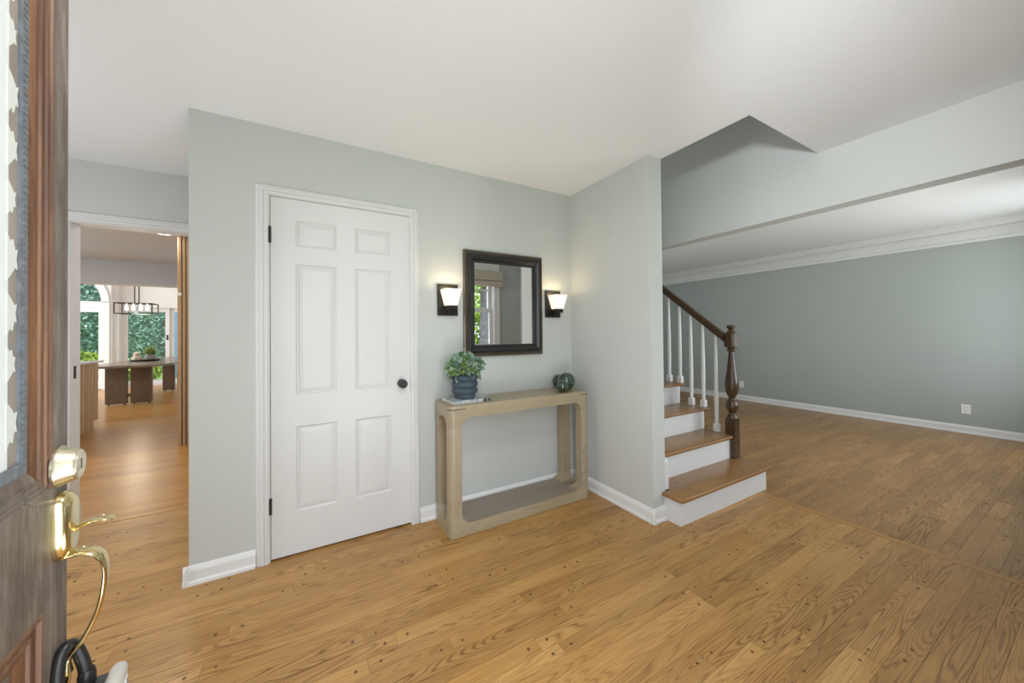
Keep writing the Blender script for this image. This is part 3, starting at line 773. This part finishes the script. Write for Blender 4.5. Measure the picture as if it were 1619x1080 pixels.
LEAF = [(.004, 0), (-.006, .010), (-.015, .020), (-.020, .017), (-.0165, .030), (-.0195, .044), (-.014, .041), (-.0095, .056), (-.006, .049), (.004, .062)]
z = LZ0 + .085; k = 0
while z < LZ1 - .14:
    sc = (1.0, .75, .9)[k % 3]; up = k % 2
    pts = [(.128 + a * sc, z + (b if up else .062 - b) * sc) for a, b in LEAF]
    dob('etched_leaf', prism(bmesh.new(), pts, -.0119, -.0104, 'Y'), etch_m); k += 1
    z += (.070, .086, .062)[k % 3]
# lower raised panel
bm = bmesh.new(); frame_sweep(bm, (PS0, PS1, PZ0, PZ1), [(0, 0), (.002, .002), (.006, .002), (.009, -.002), (.018, -.004), (.020, -.002), (.024, -.002), (.026, -.005), (.038, -.009), (.044, -.012)], base=0, sign=1)
dob('panel_moulding', bm, mould_m, label='orange brown moulding round the lower panel')
bm = bmesh.new(); frame_sweep(bm, (PS0 + .044, PS1 - .044, PZ0 + .044, PZ1 - .044), [(0, -.012), (.05, -.002)], base=0, sign=1)
bm.faces.new([bm.verts.new((a, -.002, b)) for a, b in ((PS0 + .094, PZ0 + .094), (PS1 - .094, PZ0 + .094), (PS1 - .094, PZ1 - .094), (PS0 + .094, PZ1 - .094))])
bmesh.ops.recalc_face_normals(bm, faces=bm.faces[:]); dob('panel', bm, door_m)
# deadbolt
bm = lathe(bmesh.new(), [(.031, 0), (.031, .003), (.0285, .006), (.0235, .020), (.0215, .0225), (.0195, .0225)], (.028, 0, 1.061), 28, 'Y')
db = dob('deadbolt', bm, nickel_m, sm=35, label='pale brass deadbolt')
dob('deadbolt_face', lathe(bmesh.new(), [(.020, .0215), (.019, .0232), (.0005, .0236)], (.028, 0, 1.061), 24, 'Y'), label_m if False else nickel_m, db, sm=30)
dob('keyhole', B(.027, .029, .0232, .0240, 1.053, 1.069), slot_m, db)
# handle set: escutcheon, thumb lever, curved grip
def ell(bm, cx, cz, rx, rz, y0, y1, dome):
    prof = [(1.0, y0), (1.0, y0 + (y1 - y0) * .45), (.93, y0 + (y1 - y0) * .7), (.80, y1 - .001), (.70, y1), (.02, y1 + dome)]
    rings = []
    for f, y in prof:
        rg = []
        for i in range(28):
            a = 2 * math.pi * i / 28; c, s = math.cos(a), math.sin(a)
            rg.append(bm.verts.new((cx + rx * f * math.copysign(abs(c) ** .75, c), y, cz + rz * f * math.copysign(abs(s) ** .75, s))))
        rings.append(rg)
    for a, b in zip(rings, rings[1:]):
        for i in range(28): bm.faces.new((a[i], a[(i + 1) % 28], b[(i + 1) % 28], b[i]))
    bm.faces.new(rings[0]); bm.faces.new(rings[-1]); bmesh.ops.recalc_face_normals(bm, faces=bm.faces[:]); return bm
hs = dob('handle_set', ell(bmesh.new(), .028, .970, .027, .051, 0, .0175, .001), brass_m, sm=40, label='polished brass handle escutcheon')
tl = [(.028, .012, .9575), (.028, .018, .9600), (.028, .026, .9655), (.028, .036, .9690), (.028, .047, .9695), (.028, .056, .9670), (.028, .059, .9640)]
dob('thumb_lever', tube(bmesh.new(), tl, [(.005, .006), (.004, .007), (.0035, .0095), (.0032, .012), (.003, .013), (.0028, .011), (.002, .006)], 14), brass_m, hs, sm=50)
def spline(ctrl, n=6):
    out = []
    c = [Vector(ctrl[0])] + [Vector(p) for p in ctrl] + [Vector(ctrl[-1])]
    for i in range(1, len(c) - 2):
        p0, p1, p2, p3 = c[i - 1:i + 3]
        for k in range(n):
            t = k / n
            out.append(.5 * ((2 * p1) + (-p0 + p2) * t + (2 * p0 - 5 * p1 + 4 * p2 - p3) * t * t + (-p0 + 3 * p1 - 3 * p2 + p3) * t ** 3))
    out.append(c[-2]); return out
gp = spline([(.027, .010, .9235), (.027, .026, .9235), (.027, .040, .9165), (.027, .0478, .9015), (.027, .0495, .880), (.027, .0455, .845), (.027, .037, .812), (.027, .024, .7835), (.027, .012, .767), (.027, .0095, .757), (.027, .0115, .742)])
ng = len(gp)
rad = []
for i in range(ng):
    f = i / (ng - 1)
    w = .0145 if f < .25 else (.0145 - (f - .25) / .35 * .0095 if f < .6 else .005)
    if f > .86: w = .005 + (f - .86) * .03
    rad.append((.0035, w) if f > .25 else (.0045, w))
dob('grip', tube(bmesh.new(), gp, rad, 14), brass_m, hs, sm=50, label='curved brass grip')
dob('lower_mount', ell(bmesh.new(), .028, .735, .018, .026, 0, .010, .001), brass_m, hs, sm=40)
# realtor key box hanging from the grip
lk = thing('key_lockbox', 'grey and beige lockbox hanging by its black shackle from the front door grip', 'lockbox', DE, DA)
def lob(name, bm, mat, parent=lk, **k): return obj(name, bm, mat, parent, local=True, **k)
sh_pts = spline([(.050, .020, .660), (.052, .012, .700), (.050, .006, .745), (.040, .006, .775), (.028, .010, .784), (.019, .0155, .772), (.017, .0225, .745), (.017, .026, .722), (.017, .028, .705)], 5)
lob('shackle', tube(bmesh.new(), sh_pts, .0078, 14), rubber_m, sm=60, label='black rubber covered shackle')
bm = lathe(bmesh.new(), [(.0095, .690), (.0105, .692), (.0105, .722), (.009, .730), (.0085, .731)], (.017, .0265, 0), 20); lob('shackle_collar', bm, rubber_m, sm=40)
lob('body', B(.004, .075, .012, .050, .545, .7065, bevel=.004, seg=2), lockgrey_m)
bm = B(.002, .078, .0502, .071, .545, .719, bevel=.010, seg=3); fr = lob('front_cover', bm, lockbeige_m, sm=50, label='beige front cover')
lob('sticker', B(.012, .030, .0708, .0712, .670, .696), label_m, fr); lob('barcode', B(.0135, .0185, .0711, .0715, .652, .692), came_m, fr)

# ------------------------------------------------------------------ front window seen in the mirror, with its roman shade
w1 = empty_struct('window_1', 'double hung front window seen in the mirror')
bm = bmesh.new()
frame_sweep(bm, (-.40, .595, .45, 2.34), [(0, 0), (0, .02), (.09, .015), (.10, 0), (.10, -.12)], base=YF, sign=1)
obj('window_frame', bm, white_m, w1)
def sash(x0, x1, z0, z1, y, nm):
    bm = bmesh.new(); w = .045
    box(bm, x0, x0 + w, y - .02, y + .02, z0, z1); box(bm, x1 - w, x1, y - .02, y + .02, z0, z1)
    box(bm, x0 + w, x1 - w, y - .02, y + .02, z0, z0 + w); box(bm, x0 + w, x1 - w, y - .02, y + .02, z1 - w, z1)
    o = obj('sash', bm, white_m, w1)
    zc = (z0 + z1) / 2
    obj('muntin', B(x0 + w, x1 - w, y - .01, y + .012, zc - .011, zc + .011), white_m, o)
    obj('muntin', B((x0 + x1) / 2 - .011, (x0 + x1) / 2 + .011, y - .01, y + .012, z0 + w, z1 - w), white_m, o)
    obj('pane', B(x0 + w, x1 - w, y - .003, y + .001, z0 + w, z1 - w), glass_m, o)
sash(-.29, .49, .56, 1.625, YF - .05, 'l'); sash(-.29, .49, 1.60, 2.24, YF - .095, 'u')
for x0 in (1.5, 3.3):
    w2 = empty_struct('window_%d' % (2 if x0 < 2 else 3), 'living room front window')
    bm = bmesh.new(); frame_sweep(bm, (x0 - .08, x0 + 1.08, .52, 2.28), [(0, 0), (0, .02), (.08, .02), (.08, -.12)], base=YF, sign=1); obj('window_frame', bm, white_m, w2)
    obj('pane', B(x0, x0 + 1, YF - .08, YF - .076, .6, 2.2), glass_m, w2)
rp = [(YF + .021, 2.20), (YF + .045, 2.20), (YF + .055, 2.15), (YF + .075, 2.10), (YF + .080, 2.07), (YF + .070, 2.05), (YF + .055, 2.048), (YF + .075, 2.03), (YF + .082, 2.00), (YF + .075, 1.975), (YF + .055, 1.962), (YF + .021, 1.965)]
tag(obj('roman_shade', sweep_x(rp, -.36, .628), fab_m, sm=60, loc=(.13, YF + .02, 1.96)), 'beige folded roman shade at the top of the window in the mirror', 'window shade')

# ------------------------------------------------------------------ kitchen and dining room through the hall opening
KY = 10.0
struct('ceiling', B(-9.5, -2.0, YB + .12, 5.45, 2.440, 2.55), greige_m)
struct('ceiling', B(-9.5, -2.0, 5.45, 11.2, 3.3, 3.4), ceil_m)
struct('trim_beam', B(-9.5, -2.0, 5.45, 5.75, 2.088, 3.3), greige_m)
struct('wall_kitchen_right', B(-2.38, -2.26, YB + .12, 11.2, 0, 3.3), kwall_m)
bm = bmesh.new()
for y0, y1, z0, z1 in ((YB, 2.15, 0, 3.3), (2.15, 4.65, 0, .6), (2.15, 4.65, 2.0, 3.3), (4.65, 6.65, 0, 3.3), (6.65, 9.35, 0, .35), (6.65, 9.35, 2.65, 3.3), (9.35, 11.2, 0, 3.3)): box(bm, -9.62, -9.5, y0, y1, z0, z1)  # openings made up to let the added side fills in
struct('wall_kitchen_left', bm, kwall_m)
struct('wall_kitchen_front', B(-9.5, XL - .12, YB, YB + .12, 0, 3.3), kwall_m)
# far wall: arched door unit on the left, sliding glass doors set back on the right
AX0, AX1 = -7.80, -6.185
bm = bmesh.new(); y0, y1 = KY, KY + .12
box(bm, -9.5, AX0, y0, y1, 0, 3.3)
arc = []
cxA, rA, zA = (AX0 + AX1) / 2, (AX1 - AX0) / 2, 2.105
poly = [(AX1, 0), (-6.06, 0), (-6.06, 3.3), (AX0, 3.3), (AX0, 2.106)]
n = 20
poly = [(AX0, 3.3), (AX0, zA)] + [(cxA - rA * math.cos(math.pi * i / n), zA + rA * math.sin(math.pi * i / n)) for i in range(1, n)] + [(AX1, zA), (AX1, 0), (-6.06, 0), (-6.06, 3.3)]
prism(bm, poly, y0, y1, 'Y')
YS = KY + .30
box(bm, -6.06, -5.995, KY + .12, YS + .12, 0, 3.3)
SX0, SX1, SZ = -5.975, -3.60, 2.0
box(bm, -6.06, SX0, YS, YS + .12, 0, 3.3); box(bm, SX0, SX1, YS, YS + .12, SZ, 3.3); box(bm, SX1, -2.26, YS, YS + .12, 0, 3.3)
struct('wall_dining', bm, kwall_m)
w4 = empty_struct('window_4', 'tall glazed door with a half round window above it')
bm = bmesh.new()
arcp = []
for i in range(n + 1):
    a = math.pi * i / n; arcp.append((math.cos(a), math.sin(a)))
for (c0, s0), (c1_, s1_) in zip(arcp, arcp[1:]):
    ro, ri = rA + .10, rA - .035
    q = [(cxA + ro * c0, zA + ro * s0), (cxA + ro * c1_, zA + ro * s1_), (cxA + ri * c1_, zA + ri * s1_), (cxA + ri * c0, zA + ri * s0)]
    prism(bm, q, KY - .03, KY + .05, 'Y')
box(bm, AX0 - .08, AX1 + .10, KY - .03, KY + .06, 1.98, 2.115)
box(bm, AX1 - .035, AX1 + .10, KY - .03, KY + .06, 0, 1.98); box(bm, AX0 - .08, AX0 + .03, KY - .03, KY + .06, 0, 1.98)
obj('window_frame', bm, white_m, w4)
bm = bmesh.new(); dx0, dx1 = AX0 + .03, AX1 - .035; xm = (dx0 + dx1) / 2
box(bm, dx0, dx0 + .1, KY, KY + .04, .02, 1.98); box(bm, dx1 - .055, dx1, KY, KY + .04, .02, 1.98)
box(bm, dx0, dx1, KY + .001, KY + .039, 1.86, 1.979); box(bm, dx0, dx1, KY + .001, KY + .039, .021, .24)
obj('door_leaf', bm, white_m, w4); obj('pane', B(dx0 + .1, dx1 - .055, KY + .018, KY + .022, .24, 1.86), glass_m, w4)
obj('pane', prism(bmesh.new(), [(cxA + (rA - .035) * c, zA + .01 + (rA - .045) * s) for c, s in arcp], KY + .018, KY + .022, 'Y'), glass_m, w4)
w5 = empty_struct('window_5', 'sliding glass doors behind the dining table')
bm = bmesh.new(); frame_sweep(bm, (SX0 - .09, SX1 + .09, -.02, SZ + .10), [(0, 0), (0, .03), (.09, .025), (.10, 0), (.10, -.1)], base=YS, sign=-1); obj('window_frame', bm, white_m, w5)
sx = [SX0 + .01, SX0 + .01 + .86, -4.02, SX1 - .01]
for a, b, yo in ((SX0 + .01, -5.085, .03), (-5.10, SX1 - .01, .07)):
    bm = bmesh.new(); yy = YS + yo
    box(bm, a, a + .085, yy, yy + .035, .01, SZ); box(bm, b - .085, b, yy, yy + .035, .01, SZ); box(bm, a + .085, b - .085, yy, yy + .035, SZ - .10, SZ); box(bm, a + .085, b - .085, yy, yy + .035, .01, .14)
    sl = obj('sliding_panel', bm, white_m, w5); obj('pane', B(a + .085, b - .085, yy + .015, yy + .019, .14, SZ - .10), glass_m, sl)
    if yo < .05: obj('handle', B(b - .055, b - .030, yy - .03, yy, 1.17, 1.30), dark_metal, sl, label='dark pull handle')
# recessed ceiling light
led = thing('ceiling_light', 'round recessed ceiling light glowing in the kitchen ceiling by the opening', 'light', (-3.376, 3.077, 2.44))
obj('trim_ring', lathe(bmesh.new(), [(.080, 2.4398), (.098, 2.439), (.098, 2.434), (.082, 2.431), (.078, 2.436)], (-3.376, 3.077, 0), 28), plate_m, led, sm=40)
obj('diffuser', lathe(bmesh.new(), [(.0005, 2.428), (.078, 2.430), (.080, 2.437), (.0005, 2.4375)], (-3.376, 3.077, 0), 28), led_m, led, sm=40)
# fluted tall cabinet end by the opening
cb = thing('tall_cabinet', 'tall light oak cabinet with fluted slats at the right of the hall opening', 'cabinet', (-2.9, 3.4, 0))
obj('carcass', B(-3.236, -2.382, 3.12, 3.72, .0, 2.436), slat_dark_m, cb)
x = -3.246
bm = bmesh.new()
while x < -2.40:
    obj('slat', B(x, x + .026, 3.092, 3.121, .0, 2.434, bevel=.003), slat_m, cb); x += .036
for i in range(6): obj('slat', B(-3.262, -3.2355, 3.125 + i * .09, 3.125 + i * .09 + .078, .0, 2.434, bevel=.003), slat_m, cb)
tag(obj('door_clip', B(-3.256, -3.214, 3.078, 3.0915, 1.728, 1.760, bevel=.003), plate_m, loc=(-3.235, 3.085, 1.73)), 'small white clip on the fluted oak cabinet', 'clip')
# kitchen island
isl = thing('kitchen_island', 'kitchen island clad in light oak boards with a pale stone worktop', 'kitchen island', (-5.0, 4.1, 0))
obj('carcass', B(-5.6, -4.516, 3.2, 4.775, .10, .905), walnut_m, isl)
obj('plinth', B(-5.55, -4.512, 3.2, 4.70, 0, .10), slat_m, isl)
y = 3.20
while y < 4.80:
    obj('board', B(-4.516, -4.490, y + .006, min(y + .070, 4.84), .0 if y < 4.66 else .112, .905, bevel=.002), slat_m, isl); y += .076
obj('end_panel', B(-5.6, -4.492, 4.775, 4.838, .112, .905), slat_m, isl)
obj('worktop', B(-5.63, -4.455, 3.15, 4.90, .905, .930, bevel=.003), stone_m, isl)
# dining table on slab legs
dt = thing('dining_table', 'long dark wood dining table on broad slab legs before the garden doors', 'table', (-4.75, 7.9, 0))
def dtp(x, y): return (x, y)
top = [(-5.06, 6.42), (-4.37, 6.42), (-4.16, 6.75), (-4.16, 9.35), (-4.37, 9.65), (-5.06, 9.65), (-5.30, 9.3), (-5.30, 6.75)]
bm = prism(bmesh.new(), top, .715, .755, 'Z'); obj('tabletop', bm, walnut_top_m, dt)
for x0, x1, y0, y1 in ((-5.14, -4.855, 6.95, 7.02), (-4.805, -4.515, 6.95, 7.02), (-4.83, -4.62, 8.78, 8.85), (-4.54, -4.26, 8.60, 8.67)):
    o = obj('leg', B(x0, x1, y0, y1, .022, .715, bevel=.004), walnut_m, dt)
    bm = bmesh.new()
    for xx in (x0 + .04, x1 - .04): lathe(bm, [(.014, 0), (.014, .022)], (xx, (y0 + y1) / 2, 0), 10)
    obj('feet', bm, rubber_m, o)
obj('stretcher', B(-4.855, -4.805, 6.965, 7.005, .14, .20), walnut_m, dt)
obj('apron', B(-5.08, -4.56, 6.98, 7.0, .665, .715), walnut_m, dt)
# centrepiece
tr = thing('serving_tray', 'dark round tray on the dining table under the planter', 'tray', (-4.88, 7.9, .755))
obj('tray_base', lathe(bmesh.new(), [(.001, .7555), (.20, .7555), (.235, .785), (.228, .786), (.198, .764), (.001, .764)], (-4.87, 7.9, 0), 30), black_m, tr, sm=40)
pt = thing('planted_pot', 'grey pot with spiky green grass on the tray', 'plant', (-4.80, 7.93, .766))
obj('pot', lathe(bmesh.new(), [(.001, .766), (.055, .766), (.075, .80), (.078, .85), (.062, .885), (.055, .885), (.06, .85), (.001, .84)], (-4.80, 7.93, 0), 22), plain('grey_pot', (.28, .27, .25), .7, var=.1, scale=20), pt, sm=40)
bm = bmesh.new(); rg = random.Random(9)
for i in range(260):
    a = rg.uniform(0, 6.28); t_ = rg.uniform(.15, 1.15); ln = rg.uniform(.14, .25); d = Vector((math.cos(a) * math.sin(t_), math.sin(a) * math.sin(t_), math.cos(t_)))
    p = Vector((-4.80, 7.93, .86)); s = Vector((-math.sin(a), math.cos(a), 0)) * .006
    m_ = p + d * ln * .6; e = p + d * ln + Vector((0, 0, -.03 * t_))
    v = [bm.verts.new(q) for q in (p - s, p + s, m_ + s, m_ - s, e)]
    bm.faces.new((v[0], v[1], v[2], v[3])); bm.faces.new((v[3], v[2], v[4]))
obj('grass_blades', bm, leafy('grass_blade', (.12, .20, .03), (.22, .31, .07), (.33, .40, .12)), pt, kind='stuff')
GX = -4.975
gd = obj('gourd_ornament', lathe(bmesh.new(), [(.001, .765), (.055, .768), (.075, .80), (.068, .84), (.045, .865), (.040, .875), (.052, .90), (.045, .93), (.015, .95), (.001, .952)], (GX, 7.82, 0), 24), plain('cream_ceramic', (.50, .42, .33), .6, var=.06), sm=50, loc=(GX, 7.82, .765))
tag(gd, 'cream gourd shaped ornament left of the pot on the tray', 'ornament')
# linear pendant
pd = thing('pendant_light', 'black linear box pendant with glowing bulbs above the dining table', 'pendant light', (-4.95, 7.9, 3.3))
px0, px1, py0, py1, pz0, pz1 = -5.27, -4.72, 7.72, 8.08, 1.735, 1.945
bm = bmesh.new(); q = .008
for y_ in (py0, py1):
    for z_ in (pz0, pz1): box(bm, px0, px1, y_ - q, y_ + q, z_ - q, z_ + q)
    for x_ in (px0, px1): box(bm, x_ - q, x_ + q, y_ - q, y_ + q, pz0, pz1)
for x_ in (px0, px1):
    for z_ in (pz0, pz1): box(bm, x_ - q, x_ + q, py0, py1, z_ - q, z_ + q)
box(bm, px0, px1, 7.888, 7.912, pz1 - .006, pz1 + .012)
obj('cage', bm, dark_metal, pd)
for x_ in (-5.03, -4.965): obj('rod', lathe(bmesh.new(), [(.009, pz1), (.009, 3.3)], (x_, 7.9, 0), 8), dark_metal, pd)
for x_ in (-5.15, -5.05, -4.94, -4.84): 
    obj('bulb', lathe(bmesh.new(), [(.001, 1.80), (.022, 1.815), (.030, 1.845), (.022, 1.875), (.012, 1.90), (.012, 1.945)], (x_, 7.9, 0), 14), bulb_m, pd, sm=60)
obj('glass_panel', B(px0 + .01, px1 - .01, py0 - .002, py0 + .002, pz0 + .01, pz1 - .01), glass_m, pd)
light('pendant_bulb_light', 'POINT', (-4.99, 7.9, 1.70), 25, (1, .88, .7), .08)

# ------------------------------------------------------------------ outdoors
struct('ground', B(-30, 30, 11.0, 45, -.30, -.16), grass_m); struct('ground', B(-30, 30, -40, -4.6, -.30, -.16), grass_m)
struct('porch_floor', B(-4, 6, -4.6, YF - .15, -.30, -.10), concrete_m)
struct('deck', B(-9, -2, 10.55, 12.6, -.16, -.06), deck_m)
def foliage(bm, c, rad_, n, size, rng):
    for i in range(n):
        while True:
            d = Vector((rng.uniform(-1, 1), rng.uniform(-1, 1), rng.uniform(-1, 1)))
            if .35 < d.length < 1: break
        p = Vector(c) + Vector((d.x * rad_[0], d.y * rad_[1], d.z * rad_[2]))
        s = size * rng.uniform(.6, 1.4); m = Matrix.Rotation(rng.uniform(0, 6.28), 3, Vector((rng.gauss(0, 1), rng.gauss(0, 1), rng.gauss(0, 1) + .01)).normalized())
        v = [bm.verts.new(p + m @ Vector(q)) for q in ((-s * .5, 0, 0), (0, -s * .8, 0), (s * .5, 0, 0), (0, s * .8, 0))]
        bm.faces.new(v)
def tree(x, y, blobs, trunk, mat, label, n, size, seed, gname='tree', cat='tree', group=None):
    rng = random.Random(seed); t = thing(gname, label, cat, (x, y, -.16), group=group)
    if trunk:
        obj('trunk', tube(bmesh.new(), [(x, y, -.16), (x + .05, y, trunk[1] * .5), (x - .05, y + .05, trunk[1])], [trunk[0], trunk[0] * .75, trunk[0] * .45], 12), bark_m, t, sm=60)
    bm = bmesh.new()
    for bx, by, bz, rx, ry, rz in blobs: foliage(bm, (x + bx, y + by, bz), (rx, ry, rz), n, size, rng)
    obj('foliage', bm, mat, t, kind='stuff')
tree(-9.55, 17.0, [(0, 0, 2.6, 1.25, 1.3, 2.9), (.1, .2, 4.6, .9, 1.0, 2.0)], (.16, 3.0), tree_m, 'dark green tree seen through the arched window', 11000, .075, 1)
tree(-6.85, 17.0, [(0, 0, 2.4, 1.3, 1.3, 2.7), (.1, .2, 4.2, .9, 1.0, 1.8)], (.16, 3.0), tree_m, 'dark green tree seen through the sliding doors behind the planted pot', 11000, .075, 3)
tree(-9.5, 21.5, [(-3.6, 0, 2.6, 2.2, 1.2, 3.6), (-.9, 0, 2.9, 2.2, 1.2, 3.8), (2.0, 0, 2.6, 2.2, 1.2, 3.7), (4.2, 0, 2.4, 1.6, 1.2, 3.2)], None, tree_m, 'tall dark green hedge closing the back of the garden', 12000, .12, 2, 'hedge', 'hedge')
tree(-8.6, 13.6, [(0, 0, .35, .95, .6, .62), (.75, .1, .30, .5, .5, .52)], None, hedge_m, 'yellow green shrub low outside the arched window', 3000, .075, 5, 'garden_shrub', 'shrub')
tree(-6.55, 13.5, [(0, 0, .12, .50, .45, .36)], None, hedge_m, 'yellow green shrub low outside the sliding doors', 1500, .075, 6, 'garden_shrub', 'shrub')
sd = thing('garden_shed', 'blue sided shed seen at the right of the sliding doors', 'shed', (-5.0, 14.2, -.16))
obj('wall', B(-5.80, -3.4, 13.6, 15.2, -.16, 2.6), shed_m, sd)
for i in range(15): obj('siding_board', B(-5.82, -3.38, 13.58, 13.6, -.14 + i * .18, .03 + i * .18), shed_m, sd)
obj('roof', prism(bmesh.new(), [(13.4, 2.58), (15.4, 2.58), (14.4, 3.3)], -5.95, -3.3, 'X'), plain('shed_roof', (.14, .14, .15), .8), sd)
# front yard, seen only in the mirror
tree(3.45, -9.0, [(0, 0, 4.2, 2.4, 1.6, 1.5), (-1.2, -.6, 3.6, 1.5, 1.2, 1.0)], (.20, 4.2), hedge_m, 'large tree with grey trunk outside the front window, seen in the mirror', 1800, .20, 7)
tree(4.6, -14.0, [(0, 0, 1.6, 3.2, 1.2, 1.9), (3.5, .5, 1.8, 2.6, 1.2, 1.9), (-3.4, .2, 1.6, 2.6, 1.0, 1.7)], None, hedge_m, 'bright green hedge across the front yard, seen in the mirror', 2600, .20, 8, 'hedge', 'hedge')
